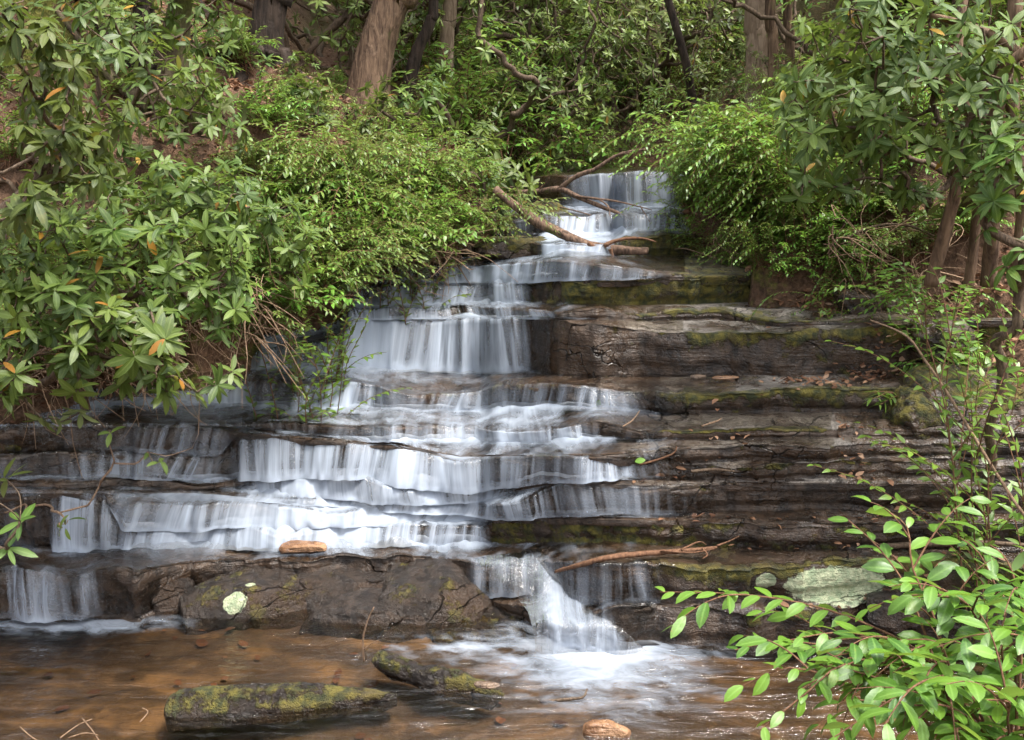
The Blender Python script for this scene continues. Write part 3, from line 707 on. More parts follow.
def ground_z(x, y, detail=True):
    x, y = np.broadcast_arrays(np.asarray(x, float), np.asarray(y, float))
    dl, dr = xl(y)-x, x-xr(y)
    z0 = zc(y)
    nz = (.13*fbm(x*.8, y*.8, 0, 201, 4)+.03*fbm(x*4, y*4, 0, 203, 3)) if detail else 0
    zl = np.interp(dl, [0, .25, 1.0, 2.0, 2.9, 4.0, 6, 10, 20], [-.15, .12, .50, 1.0, 1.25, 2.7, 4.4, 6.5, 10])
    zr = np.interp(dr, [0, .2, .6, 1.4, 2.4, 4, 8, 20], [-.12, .10, .34, .85, 1.6, 3.0, 5.2, 9])
    z = z0+np.where(dl > 0, zl, np.where(dr > 0, zr, -1.3))+nz*np.clip(np.maximum(dl, dr)*2, 0, 1)
    z = np.where((dl <= 0) & (dr <= 0), z0-1.3, z)
    # upstream the bed closes into the slope behind
    hill = .30*np.clip(y-13.5, 0, None)**1.12
    chan = np.clip(1-np.abs(x-.8)/1.6, 0, 1)
    up = sstep(12.6, 14.6, y)
    zup = 2.66+np.clip(y-14, 0, 9)*.10+nz
    z = np.where((dl <= 0) & (dr <= 0), z*(1-up)+zup*up, z)
    z = z+hill*(1-.3*chan)
    # the near bank the camera stands on
    near = np.interp(y, [-30, -3, 0, 2.6, 3.6, 4.5, 5.2], [1.8, 1.6, 1.3, .80, .42, -.05, -.35])+.05*fbm(x*1.5, y*1.5, 0, 207, 3)
    side = np.clip(np.maximum(np.abs(x)-2.2, 0)*.25, 0, 1.2)
    k = sstep(4.6, 5.6, y)
    zn = np.where((dl > 0) | (dr > 0), np.maximum(near, np.where(y < 4.6, near+side, z)), near)
    z = np.where(y < 4.6, np.where((dl > 0) | (dr > 0), zn+0*z, near), z*k+np.where((dl > 0) | (dr > 0), np.maximum(z, near), np.minimum(near, -.45))*(1-k))
    z = np.where((dl <= .0) & (dr <= .0) & (y > 4.8) & (y < 11.5), np.minimum(z, np.where(y < 6., -.5, z0-1.2)), z)
    return z
v1, f1, x, y = sheet(-13, 13, -6, 30, 300, 420, lambda a, b: ground_z(a, b))
dl = xl(y)-x; dr = x-xr(y)
pw = np.exp(-((dl-2.45-.25*fbm(y*.4, 0, 0, 211, 2))/.55)**2)*(y > 6.2)*(y < 15)
ms = np.clip(np.exp(-((dl-3.4)/.6)**2)*.75*(y > 6.5)*(y < 11)+np.exp(-(np.clip(np.minimum(np.abs(dl), np.abs(dr)), 0, 9)/.3)**2)*.55, 0, .85)
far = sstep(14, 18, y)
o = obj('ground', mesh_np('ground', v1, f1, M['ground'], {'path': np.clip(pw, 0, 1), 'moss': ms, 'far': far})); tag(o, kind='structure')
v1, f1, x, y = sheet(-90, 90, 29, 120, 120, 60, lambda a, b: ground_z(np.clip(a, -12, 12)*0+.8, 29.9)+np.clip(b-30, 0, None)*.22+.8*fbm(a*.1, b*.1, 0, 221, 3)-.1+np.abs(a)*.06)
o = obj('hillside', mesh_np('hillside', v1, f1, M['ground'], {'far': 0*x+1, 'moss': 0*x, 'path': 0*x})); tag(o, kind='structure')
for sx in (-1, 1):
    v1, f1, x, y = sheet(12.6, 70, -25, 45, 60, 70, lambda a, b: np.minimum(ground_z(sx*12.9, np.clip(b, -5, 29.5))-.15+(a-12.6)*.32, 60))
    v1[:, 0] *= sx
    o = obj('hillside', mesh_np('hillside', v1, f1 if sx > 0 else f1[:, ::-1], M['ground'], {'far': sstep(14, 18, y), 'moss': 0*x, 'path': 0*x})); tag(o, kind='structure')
v1, f1, x, y = sheet(-13, 13, -25, -5.8, 60, 40, lambda a, b: ground_z(a, np.clip(b, -5.9, 0))-.02)
o = obj('ground', mesh_np('ground', v1, f1, M['ground'], {'far': 0*x, 'moss': 0*x, 'path': 0*x})); tag(o, kind='structure')
def gp(px, Y, dz=0.):
    p = at_y(px, 300, Y); x = p[0]
    return np.array([x, Y, float(ground_z(x, Y))+dz])

# fallen dead leaves on the ground and on the rock treads
rng = np.random.RandomState(5)
def litter(n, xy, zf, size=(.035, .085), lift=.012):
    b = Buf(); P = xy(n); m = len(P); z = zf(P[:, 0], P[:, 1])
    P = np.c_[P, z+lift+rng.uniform(0, .02, m)]
    a = rng.uniform(0, 2*PI, m); D = np.c_[np.cos(a), np.sin(a), rng.normal(0, .35, m)]
    N = np.c_[rng.normal(0, .45, (m, 2)), np.ones(m)]
    L = rng.uniform(*size, m)
    leaves(b, P, D, N, L, L*rng.uniform(.22, .36, m), rng.uniform(-.9, 1.2, m), rng.uniform(-.3, .6, m), 'mid', rng.beta(1.6, 1.8, m), rng)
    return b.mesh('leaf_litter', M['litter'])
def band(side, lo, hi, y0, y1):
    def f(n):
        y = rng.uniform(y0, y1, n); d = rng.uniform(lo, hi, n)**1.
        return np.c_[np.where(side < 0, xl(y)-d, xr(y)+d), y]
    return f
for args in ((11000, band(1, .02, 3.0, 5.6, 11)), (15000, band(-1, .1, 5.5, 6.2, 13)), (7000, lambda n: np.c_[rng.uniform(-9, 9, n), rng.uniform(12.5, 19, n)])):
    tag(obj('fallen_leaves', litter(args[0], args[1], lambda x, y: ground_z(x, y))), kind='stuff')
RP = []
for px, row, n, sx, sy in ((815,383,60,48,5),(870,376,60,25,6),(700,402,6,40,6),(740,438,10,60,6),(850,432,14,26,8),(870,458,14,25,12),(860,478,12,30,6),(700,465,8,50,9),(820,303,16,30,6),(790,330,5,40,8),
                           (730,520,14,70,5),(800,548,10,60,5),(660,478,8,40,5),(880,520,12,40,8),(790,608,8,50,3),(900,602,40,50,14),(960,560,40,60,20),(885,345,30,18,18),(850,300,30,30,10)):
    for _ in range(n):
        c, r = rng.normal(px, sx*.6), rng.normal(row, sy*.6); RP.append(bed_point(c, r)+np.array([0, -.0, .012]))
        RP[-1][0] += rng.normal(0, .004)
RP = np.array(RP); m = len(RP); b = Buf(); a = rng.uniform(0, 2*PI, m)
leaves(b, RP, np.c_[np.cos(a), np.sin(a), rng.uniform(-.05, .45, m)], np.c_[rng.normal(0, .4, (m, 2)), np.ones(m)], rng.uniform(.03, .075, m), rng.uniform(.009, .02, m), rng.uniform(-.8, 1.2, m), .3, 'mid', rng.beta(1.6, 1.8, m), rng)
tag(obj('fallen_leaves', b.mesh('fallen_leaves', M['litter'])), kind='stuff')
# pebbles and drowned leaves on the pool bed
b = Buf(); n = 80; P = np.c_[rng.uniform(-3.4, 2.6, n), rng.uniform(4.4, 6.2, n)]; a = rng.uniform(0, 2*PI, n); L = rng.uniform(.03, .10, n)
leaves(b, np.c_[P, bedz(P[:, 0], P[:, 1])+.02], np.c_[np.cos(a), np.sin(a), 0*a+.05], np.c_[rng.normal(0, .2, (n, 2)), np.ones(n)], L, L*rng.uniform(.25, .42, n), rng.uniform(-.3, .5, n), .15, 'mid', rng.beta(1., 4., n), rng)
tag(obj('drowned_leaves', b.mesh('drowned_leaves', M['litter'])), kind='stuff')
# ------------------------------------------------------------------ boulders and stones
import bmesh
def rock(name, loc, dims, seed, mat, label, cat='rock', rz=0., tilt=(0, 0), sq=.65, amp=.12, cuts=6, sub=5, moss=0., mossup=1., lichen=None, group=None, profile=None):
    bm = bmesh.new(); bmesh.ops.create_icosphere(bm, subdivisions=sub, radius=1.)
    v = np.array([q.co[:] for q in bm.verts]); f = np.array([[w.index for w in q.verts] for q in bm.faces]); bm.free()
    r_ = np.random.RandomState(seed)
    nn_ = 2/sq; p = v/(np.sum(np.abs(v)**nn_, axis=1)**(1/nn_))[:, None]
    for c in range(cuts):                                    # broken faces
        nn = unit(r_.normal(0, 1, 3)*np.array([1, 1, .8])); h = r_.uniform(.55, .85)
        d = p@nn-h*np.abs(p@nn).max(); p -= np.clip(d, 0, None)[:, None]*nn*.9
    dm = np.array(dims)/2.
    q = p*dm
    s = 1/dm.mean()
    n0 = unit(v/dm)
    q = q+n0*(amp*dm.min()*2*(.6*fbm(q[:, 0]*s*.9+seed, q[:, 1]*s*.9, q[:, 2]*s*.9, seed, 3)+-.42*np.abs(fbm(q[:, 0]*s*2.6, q[:, 1]*s*2.6, q[:, 2]*s*2.6+seed, seed+3, 5))+.12))[:, None]
    q[:, 2] += .02*dm[2]*vnoise(q[:, 2]*s*7, seed, 0, 3)
    if profile: q = profile(q, dm)
    a, b = tilt
    R = np.array(Matrix.Rotation(rz, 3, 'Z') @ Matrix.Rotation(a, 3, 'X') @ Matrix.Rotation(b, 3, 'Y'))
    q = q@R.T
    up = np.clip((n0@R.T)[:, 2], -1, 1)
    mo = moss*(1-mossup*(1-sstep(-.3, .7, up)))
    li = np.zeros(len(q))
    w = q+np.asarray(loc)
    dd = w-np.array([0, 0, CAMH]); dz = dd@np.array([0, CT, -ST]); sx_ = 512+FPX*dd[:, 0]/dz; sy_ = 370-FPX*(dd@np.array([0, ST, CT]))/dz
    spots_ = []
    for a_, b_, rad in (lichen or []):
        near_ = np.where((abs(sx_-a_) < 6) & (abs(sy_-b_) < 6))[0]
        if len(near_): spots_.append((w[near_[np.argmin(dz[near_])]], rad, 1.))
    for c, rad, st in spots_: li = np.maximum(li, np.clip(1-.55*(np.linalg.norm(w-np.asarray(c), axis=1)/rad)**2, 0, 1)*st)
    o = obj(name, mesh_np(name, q, f, mat, {'moss': mo*(1-li), 'lichen': li, 'dry': 0*up}), loc=loc)
    return tag(o, label, cat, group)
def wz(px, py, z): return at_z(px, py, z)
B = M['boulder']
def brock(px0, px1, r0, r1, depth, *a, under=.34, zb=0., **k):
    """a boulder by the extent it shows: left and right edge, crest row, waterline row"""
    c = wz((px0+px1)/2, r1, zb); cy_ = c[1]+depth/2+.09
    top = at_y((px0+px1)/2, r0, cy_)[2]; lo = zb-under
    e0, e1 = at_y(px0, r1, cy_-.15*depth)[0], at_y(px1, r1, cy_-.15*depth)[0]
    return rock('boulder', np.array([(e0+e1)/2, cy_, (top+lo)/2]), ((e1-e0)*1.04, depth, top-lo), *a, group='boulders between the falls and the pool', **k)
def dome(q, dm):       # broad low back, steep front
    q[:, 2] *= 1-.25*np.clip(np.abs(q[:, 0])/dm[0], 0, 1)**2; return q
def slope_l(q, dm):    # the crest falls away to the left
    q[:, 2] -= np.clip(-q[:, 0]/dm[0]+.05, 0, 1.05)**1.3*dm[2]*.5*(q[:, 2] > 0); return q
def slope_r(q, dm):
    q[:, 2] -= np.clip(q[:, 0]/dm[0]+.05, 0, 1.05)**1.5*dm[2]*.8*(q[:, 2] > 0); return q
brock(158, 352, 569, 627, .85, 3, B, 'large mossy brown boulder bearing a round pale yellow lichen patch', sq=.5, amp=.12, cuts=5, sub=6, moss=.36, lichen=[(231, 598, .085), (247, 579, .035)], profile=slope_l)
brock(300, 425, 567, 612, .75, 14, B, 'dark pitted boulder with a wet hollow on its crest, in the middle of the row', sq=.6, amp=.16, cuts=6, sub=6, moss=.12, zb=.05)
brock(378, 512, 566, 624, .80, 8, B, 'rounded dark boulder sloping down beside the white chute', sq=.58, amp=.13, cuts=5, sub=6, moss=.30, zb=.03, profile=slope_r)
brock(298, 428, 594, 637, .46, 5, B, 'low shiny wet boulder at the waterline below the pitted boulder', sq=.6, amp=.12, cuts=4, sub=6, moss=.0, profile=slope_l)
brock(420, 523, 613, 641, .42, 21, B, 'small flat topped boulder with a dark mossy front at the foot of the chute', sq=.5, amp=.10, cuts=4, sub=6, moss=.45, mossup=.6)
brock(92, 190, 570, 622, .6, 33, B, 'low black wet boulder beside the small fall at the pool edge', sq=.6, amp=.12, cuts=5, sub=6, moss=.05)
def taper(q, dm):
    t = np.clip((q[:, 0]/dm[0]+1)/2, 0, 1); q[:, 2] = q[:, 2]*(1.10-.3*t); q[:, 1] *= (1.05-.2*t); return q
rock('stone_slab', wz(283, 703, .01)+np.array([0, .02, -.03]), (1.24, .17, .20), 9, B, 'long mossy stone slab lying in the brown pool', 'stone slab', .115, (.04, .0), .38, .17, 9, 6, .55, .7, None, None, taper)
rock('stone_slab', wz(446, 685, .0)+np.array([0, .02, .0]), (.92, .15, .18), 12, B, 'shorter mossy stone slab slanting into the pool, a pebble on its end', 'stone slab', -.36, (.05, .07), .38, .18, 9, 6, .52, .7, None, None, taper)
rock('stone', wz(607, 731, .0), (.25, .14, .11), 15, M['stone_orange'], 'orange brown stone half sunk in the pool near the leafy foreground shrub', 'stone', .05, (0, .05), .72, .1, 5, 5)
rock('stone', bed_point(307, 545)+np.array([0, -.13, .03]), (.33, .15, .09), 19, M['stone_orange'], 'flat orange stone at the foot of the white water above the mossy boulder', 'stone', 0., (0, 0), .75, .16, 4, 5)
rock('stone', wz(487, 685, .10), (.145, .05, .035), 23, M['stone_brown'], 'smooth grey brown pebble resting on the slanting mossy slab', 'pebble', -.06, (0, .05), .75, .06, 3, 4)
rock('stone', bed_point(697, 379)+np.array([0, -.02, .02]), (.12, .05, .035), 25, M['stone_brown'], 'small brown stone on the pale tread under the tall rock face', 'pebble', 0, (0, 0), .7, .1, 3, 4)
rock('stone', bed_point(725, 380)+np.array([0, -.02, .02]), (.20, .05, .03), 26, M['stone_orange'], 'thin tan stone lying beside the small brown stone under the tall rock face', 'stone', .03, (0, 0), .6, .1, 3, 4)
rock('stone', bed_point(895, 615)+np.array([0, -.05, .05]), (.42, .26, .2), 28, B, 'dark stone half hidden by the foreground shrub at the right bank', 'stone', .3, (0, 0), .6, .12, 5, 5, .3)
# the dark overhanging lumps of the right hand bank
G = 'mossy rock lumps of the right bank'
rock('bank_rock', at_y(905, 428, 6.45), (.42, .5, .52), 41, M['ledge'], 'shaggy mossy rock lump overhanging the wet treads on the right bank', 'rock', .2, (0, 0), .6, .17, 5, 6, .62, .3, None, G)
rock('bank_rock', at_y(985, 402, 6.5), (1.05, .7, .42), 42, M['ledge'], 'wide mossy rock shelf jutting out under the right bank sapling', 'rock', .1, (0, .05), .6, .16, 5, 6, .62, .5, None, G)
rock('bank_rock', at_y(985, 478, 6.45), (1.1, .6, .40), 43, M['ledge'], 'black rock in the deep shade under the right bank shelf', 'rock', -.1, (0, 0), .55, .12, 6, 6, .15, .5, None, G)
rock('bank_rock', at_y(930, 340, 7.0), (.46, .5, .40), 44, M['ledge'], 'dark broken rock among dead leaves at the end of the tall face', 'rock', .5, (.2, .1), .6, .15, 7, 6, .3, .8, None, G)
rock('bank_rock', at_y(868, 308, 7.5), (.55, .5, .24), 45, M['ledge'], 'low black rock under the leaf covered edge of the right bank', 'rock', -.2, (.1, .2), .6, .15, 7, 6, .25, .8, None, G)
G2 = 'mossy rocks of the left bank'
rock('bank_rock', at_y(512, 250, 9.1), (.75, .6, .30), 51, M['ledge'], 'mossy rock shelf on the left bank under the lower end of the log', 'rock', .1, (0, .1), .55, .14, 5, 6, .6, .5, None, G2)
rock('bank_rock', at_y(548, 216, 10.2), (.40, .4, .28), 52, M['ledge'], 'small rounded mossy rock beside the upper end of the log', 'rock', .3, (0, 0), .7, .12, 4, 5, .66, .5, None, G2)

# ------------------------------------------------------------------ fallen wood
def path_px(pts): return np.array([at_y(x, y, Y) for x, y, Y in pts])
def smooth(pts, n=30):
    pts = np.asarray(pts, float); m = len(pts); t = np.linspace(0, m-1, n)
    out = []
    for a in t:
        i = min(int(a), m-2); u = a-i
        p0, p1, p2, p3 = pts[max(i-1, 0)], pts[i], pts[i+1], pts[min(i+2, m-1)]
        out.append(.5*((2*p1)+(-p0+p2)*u+(2*p0-5*p1+4*p2-p3)*u*u+(-p0+3*p1-3*p2+p3)*u**3))
    return np.array(out)
def wood(name, pts, rad, mat, label=None, cat=None, parent=None, sides=10, bump=.18, n=36, seed=0, group=None):
    b = Buf(); P = smooth(pts, n); r = np.interp(np.linspace(0, 1, n), np.linspace(0, 1, len(np.atleast_1d(rad))), np.atleast_1d(rad))
    tube(b, P, r, sides, bump, seed); o = obj(name, b.mesh(name, mat))
    if parent is not None: o.parent = parent
    return tag(o, label, cat, group)
rt = empty('fallen_log', (0, 0, 0), 'barkless pale fallen log lying across the upper stream', 'log')
def near_bed(k, off=.10): 
    out = []
    for x, y in k:
        p = bed_point(x, y); c = np.array([0, 0, CAMH]); out.append(p+(c-p)/np.linalg.norm(c-p)*off)
    return np.array(out)
lg = smooth(near_bed([(495,189),(515,203),(535,219),(560,233),(590,245),(615,250),(648,251)], .16), 12)
ly = np.linspace(lg[0, 1], lg[-1, 1], 12)
lg = smooth([at_y(x, y, Y) for (x, y), Y in zip([(495,189),(530,217),(560,233),(590,245),(615,250),(648,251)], np.linspace(min(lg[:, 1].min()+.45, lg[0, 1]), lg[:, 1].min()-.0, 6))], 30)
wood('trunk', lg, (.036, .042, .038, .044, .030), M['log'], parent=rt, sides=14, bump=.22, seed=1)
LY = float(lg[-1, 1])
for pts in ([(588,243),(600,252),(610,260)], [(604,246),(618,240),(640,238),(656,242)], [(596,246),(592,258)], [(610,249),(614,260)]):
    wood('branch_stub', [at_y(x, y, LY-.03) for x, y in pts], (.022, .014, .006), M['twig_red'], parent=rt, sides=6, n=10)
rt = empty('dead_branch', (0, 0, 0), 'grey forked dead branch hanging over the upper stream above the log', 'branch')
wood('stem', path_px([(508,192,10.4),(535,192,10.2),(560,189,10.0),(578,197,9.8),(600,206,9.6),(618,213,9.5),(630,221,9.4)]), (.024, .028, .024, .018, .010), M['log'], parent=rt, seed=3)
for pts, r in (([(560,189,10.0),(575,177,9.9),(597,168,9.8),(620,154,9.7),(648,149,9.6)], (.026, .020, .010)), ([(575,196,9.8),(598,199,9.6),(620,202,9.5),(652,210,9.4)], (.014, .011, .004)),
               ([(598,199,9.6),(608,206,9.5),(610,216,9.4)], (.010, .004)), ([(620,154,9.7),(634,152,9.6),(637,146,9.6)], (.008, .003)), ([(535,192,10.2),(545,184,10.1),(549,178,10.)], (.01, .004)),
               ([(640,206,9.4),(645,214,9.4),(650,222,9.3)], (.006, .003)), ([(560,207,9.7),(590,215,9.5),(600,222,9.5)], (.008, .003))):
    wood('twig', path_px(pts), r, M['log'], parent=rt, sides=6, n=14)
rt = empty('dead_branch', (0, 0, 0), 'reddish forked twig lying on the wet tread above the pale lichen patch', 'branch')
def on_bed(k, dz=.02): return np.array([bed_point(x, y)+np.array([0, -.03, dz]) for x, y in k])
wood('stem', on_bed([(556,577),(580,570),(610,563),(650,559),(690,556),(716,553)], .05), (.010, .017, .018, .015, .008), M['twig_red'], parent=rt)
for pts in ([(716,553),(728,548),(737,543)], [(680,557),(697,549),(706,552)], [(660,558),(690,560),(712,556)], [(700,555),(704,562),(700,566)]):
    wood('twig', on_bed(pts, .06), (.008, .003), M['twig_red'], parent=rt, sides=5, n=10)
for pts, r, lab, mt in (([(640,466),(655,462),(672,455),(676,448)], .008, 'thin brown twig beside the leaf debris on the wet ledge', 'twig_red'), ([(690,473),(712,471),(732,473)], .012, 'short dark stick lying on the tread above the smooth wet step', 'twig'),
                ([(622,428),(632,422),(640,412)], .006, 'bent pale twig under the hanging moss ledge', 'twig_dry'), ([(880,548),(930,545),(985,544),(1024,546)], .022, 'thick grey stick lying along the ledge behind the foreground shrub', 'twig'),
                ([(700,428),(714,423),(720,420)], .007, 'tiny pale stick on the ochre mossy shelf', 'twig_dry')):
    wood('stick', on_bed(pts), (r, r*.9, r*.5), M[mt], lab, 'stick', sides=6, n=12)
rt = empty('dead_twig', (0, 0, 0), 'upright bare pale twig stuck in the pool behind the stone slabs', 'twig')
wood('stem', path_px([(364,662,5.15),(363,640,5.15),(367,622,5.15),(374,607,5.15)]), (.006, .005, .003), M['twig_dry'], parent=rt, sides=6, n=14)
wood('side_twig', path_px([(364,650,5.15),(371,644,5.13),(379,640,5.1)]), (.004, .002), M['twig_dry'], parent=rt, sides=5, n=8)
rt = empty('dead_twig', (0, 0, 0), 'small dark drowned twig poking out of the pool below the chute', 'twig')
wood('stem', [wz(540, 700, 0.)+[0, 0, -.01], wz(570, 699, .012), wz(583, 697, .03), wz(587, 689, .05)], (.010, .008, .005), M['twig'], parent=rt, sides=6, n=12)
rt = empty('dead_twig', (0, 0, 0), 'tangle of thin straw twigs at the near corner of the pool', 'twig')
for pts in ([(60,738),(78,725),(92,719)], [(68,738),(85,733),(98,735)], [(20,727),(36,740),(60,752)], [(82,718),(92,730),(100,742)], [(140,722),(148,712),(142,708)]):
    wood('stem', [wz(x, y, .02+.02*i) for i, (x, y) in enumerate(pts)], (.004, .0025), M['twig_dry'], parent=rt, sides=5, n=8)
# single leaves on the rock
def one_leaf(px, row, L, ang, mat, tint, label, off=.0):
    b = Buf(); p = bed_point(px, row)+np.array([0, -.04-off, .015])
    leaves(b, [p], [[math.cos(ang), -.5*abs(math.sin(ang))-.05, math.sin(ang)]], [[0, -.8, .7]], L, L*.3, .3, .2, 'long', np.array([tint]))
    o = obj('fallen_leaf', b.mesh('fallen_leaf', mat)); tag(o, label, 'leaf')
one_leaf(597, 408, .07, 1.4, M['fresh'], .9, 'bright green leaf caught on the edge of the dripping rock step')
one_leaf(634, 461, .07, .3, M['fresh'], 1.1, 'yellow green leaf lying on the wet lip of the broad rock step', .02)
# ------------------------------------------------------------------ shrubs
def limbs(root, br, mat, sides=5, minr=.0, name='stem', sizes=None, split=4):
    """woody skeleton under a shrub: the main stems each their own mesh, the twigs one mesh"""
    main = sorted(range(len(br)), key=lambda i: -br[i][1][0])[:split]
    for i in main:
        b = Buf(); tube(b, smooth(br[i][0], max(8, 2*len(br[i][0]))), np.interp(np.linspace(0, 1, max(8, 2*len(br[i][0]))), np.linspace(0, 1, len(br[i][1])), br[i][1]), 7, .12, i)
        obj('stem', b.mesh('stem', mat), root)
    b = Buf(); n = 0
    for i in range(len(br)):
        if i in main: continue
        tube(b, br[i][0], br[i][1], sides, 0, i, cap=False); n += 1
    if n: obj('twigs', b.mesh('twigs', mat), root)['kind'] = 'stuff'
def rhodo(loc, T, seed, label, L=.13, group=None, mat='rhodo', wood='twig', r0=.03, rtip=.0035, nl=(7, 10), kind='long', droop=.55, wr=.15, cat='shrub', up=.6, out=.5, second=.55, spread=(50, 105), extra=None, cen=None, split=4, name='rhododendron_shrub', sag=.06):
    """a rhododendron: T are its rosettes relative to loc"""
    rng = np.random.RandomState(seed); T = np.asarray(T, float)
    rt = empty(name, loc, label, cat, group)
    br, ends = branch_tree((0, 0, -.05), T, rng, r0, rtip, .02, sag, extra_roots=extra)
    limbs(rt, br, M[wood], split=split)
    b = Buf(); c = T.mean(0) if cen is None else np.asarray(cen, float)
    D = unit(ends*.6+unit(T-c)*out+np.array([0, 0, up])+rng.normal(0, .42, T.shape))
    whorls(b, T, D, L, nl, kind, rng, droop, wr, None, spread)
    if second:                                                      # last year's rosettes lower on the twig
        k = rng.uniform(0, 1, len(T)) < second
        P2 = T[k]-ends[k]*rng.uniform(.07, .16, k.sum())[:, None]
        whorls(b, P2, D[k]+rng.normal(0, .3, (k.sum(), 3)), L*.92, (3, 6), kind, rng, droop*1.3, wr, rng.uniform(0, .5, k.sum()), (75, 120))
    obj('foliage', b.mesh('foliage', M[mat]), rt)
    return rt
def shell(n, rng, rx, ry, z0, z1, pw=.45, seed=0):
    """points near an uneven crown surface"""
    a = rng.uniform(0, 2*PI, n*3); u = rng.uniform(-.35, 1, n*3); r = rng.uniform(.45, 1, n*3)**pw
    h = np.sqrt(1-np.clip(u, 0, 1)**2)
    p = np.c_[np.cos(a)*h*rx*r, np.sin(a)*h*ry*r, z0+(z1-z0)*(.35+.65*u*r)]
    g = fbm(p[:, 0]*1.5, p[:, 1]*1.5, p[:, 2]*1.5, seed, 3)
    return p[np.argsort(-(g+rng.uniform(0, .7, n*3)))[:n]]
def pick(rects, rng, sep=.0):
    """rosettes from picture measurements: each rect (px0, px1, row0, row1, Y0, Y1, n)"""
    out = []
    for x0, x1, r0, r1, y0, y1, n in rects:
        c, r, y = rng.uniform(x0, x1, n), rng.uniform(r0, r1, n), rng.uniform(y0, y1, n)
        out.append(at_y(c, r, y))
    return np.concatenate(out)

def hobble(loc, seed, label, n=36, ln=(.7, 1.3), spread=1., lean=(0, 0), L=.085, gap=.038, mat='hobble', group=None, wood='twig_red', ends=None, arch=.35, wr=.19, kind='lance', cat='shrub', name='dog_hobble_shrub', side=.6, droop=.5, base_r=.25, r0=.006, start=.28):
    rng = np.random.RandomState(seed); rt = empty(name, loc, label, cat, group)
    lb, wb = Buf(), Buf()
    E = [] if ends is None else list(ends)
    if ends is None:
        for i in range(n):
            a = rng.uniform(0, 2*PI); l = rng.uniform(*ln); e = rng.uniform(.15, 1.)
            E.append(np.array([math.cos(a)*l*e*spread+lean[0]*l, math.sin(a)*l*e*spread+lean[1]*l, l*rng.uniform(.25, .75)*(1.15-.6*e)]))
    shown = 0
    for i, e in enumerate(E):
        e = np.asarray(e, float); a = rng.uniform(0, 2*PI)
        p0 = np.array([math.cos(a)*base_r*rng.uniform(.1, 1), math.sin(a)*base_r*rng.uniform(.1, 1), -.03])
        ln_ = np.linalg.norm(e-p0)
        P = smooth(curve(p0, e, np.array([0, 0, arch*ln_])+rng.normal(0, .05*ln_, 3), 6, .015*ln_, rng), 16)
        stems = [(P, start, r0)]
        for s in range(rng.poisson(side*2)):
            j = rng.randint(6, 13); q0 = P[j]; d = P[j+1]-P[j]; d = d/np.linalg.norm(d)
            o = rng.normal(0, 1, 3); o -= d*(o@d); o[2] = o[2]*.3-.1; o = o/np.linalg.norm(o)
            l2 = ln_*rng.uniform(.18, .4)
            stems.append((smooth(curve(q0, q0+l2*(d*.7+o*.7), (0, 0, .12*l2), 5, 0, rng), 10), .1, r0*.6))
        for P_, s0, rr in stems:
            tube(wb, P_, np.linspace(rr, rr*.3, len(P_)), 5, 0, 0, cap=False)
            s = np.r_[0, np.cumsum(np.linalg.norm(np.diff(P_, axis=0), axis=1))]; tot = s[-1]
            k = np.arange(s0*tot, tot, gap*rng.uniform(.85, 1.2)); m = len(k)
            if m < 2: continue
            Q = np.stack([np.interp(k, s, P_[:, c]) for c in range(3)], -1)
            tg = unit(np.stack([np.interp(k, s, np.gradient(P_[:, c])) for c in range(3)], -1))
            sd = unit(np.cross(tg, [0, 0, 1.])+1e-6)*np.where(np.arange(m) % 2 == 0, 1, -1)[:, None]
            f = np.clip(k/tot, 0, 1)
            D = unit(tg*(.55+.5*f[:, None]**3)+sd*.85+np.array([0, 0, -.12])+rng.normal(0, .2, (m, 3)))
            N = np.array([0, 0, 1.])-tg*.15+sd*rng.uniform(-.1, .5, m)[:, None]+rng.normal(0, .22, (m, 3))
            sz = L*(.62+.55*np.sin(np.clip(f, .12, .94)*PI)**.7)*rng.uniform(.75, 1.15, m)
            keep = rng.uniform(0, 1, m) > .08
            leaves(lb, Q[keep], D[keep], N[keep], sz[keep], (sz*wr*rng.uniform(.9, 1.2, m))[keep], rng.uniform(.1, 1., m)[keep]*droop, rng.uniform(.05, .45, m)[keep], kind,
                   np.clip(rng.uniform(.1, .9)+rng.normal(0, .18, m)+.25*(f-.5), 0, 1)[keep], rng)
    if wb.n: obj('stems', wb.mesh('stems', M[wood]), rt)['kind'] = 'stuff'
    obj('foliage', lb.mesh('foliage', M[mat]), rt)
    return rt

# ---------------- left bank rhododendrons, leaning over the falls
def ex(A, *offs):
    out = []
    for dx, dy in offs:
        x, y = A[0]+dx, A[1]+dy
        if xl(y)-x > .05 or x-xr(y) > .05: out.append((dx, dy, float(ground_z(x, y))-A[2]-.08))
    return out
def at(loc, W_): return np.asarray(W_)-np.asarray(loc)
GL = 'rhododendrons of the left bank'
r = np.random.RandomState(101)
A = gp(-40, 5.9); A[2] = max(A[2], .9)
rhodo(A, at(A, pick([(40,110,385,425,5.0,5.3,3),(150,235,370,400,5.1,5.5,8),(60,170,300,385,4.9,5.6,30),(-20,70,330,400,4.8,5.4,12)], r)), 102, 'low rhododendron whose rosettes hang right over the lower curtains', .13, GL, extra=ex(A, (-.1, .4)))
A = gp(-20, 6.3)
rhodo(A, at(A, pick([(0,120,215,310,5.0,6.0,59),(110,250,225,330,5.4,6.3,68),(0,60,290,340,4.9,5.4,14)], r)), 103, 'broad bushy rhododendron filling the left bank above the hanging rosettes', .122, GL, r0=.035, extra=ex(A, (.3, .7)))
A = gp(120, 7.2)
rhodo(A, at(A, pick([(100,250,155,240,6.2,7.2,81),(200,310,200,290,6.4,7.2,59),(20,120,170,225,5.8,6.8,35)], r)), 104, 'rhododendron with upright pale rosettes below the trail', .12, GL, extra=ex(A, (.3, .5)))
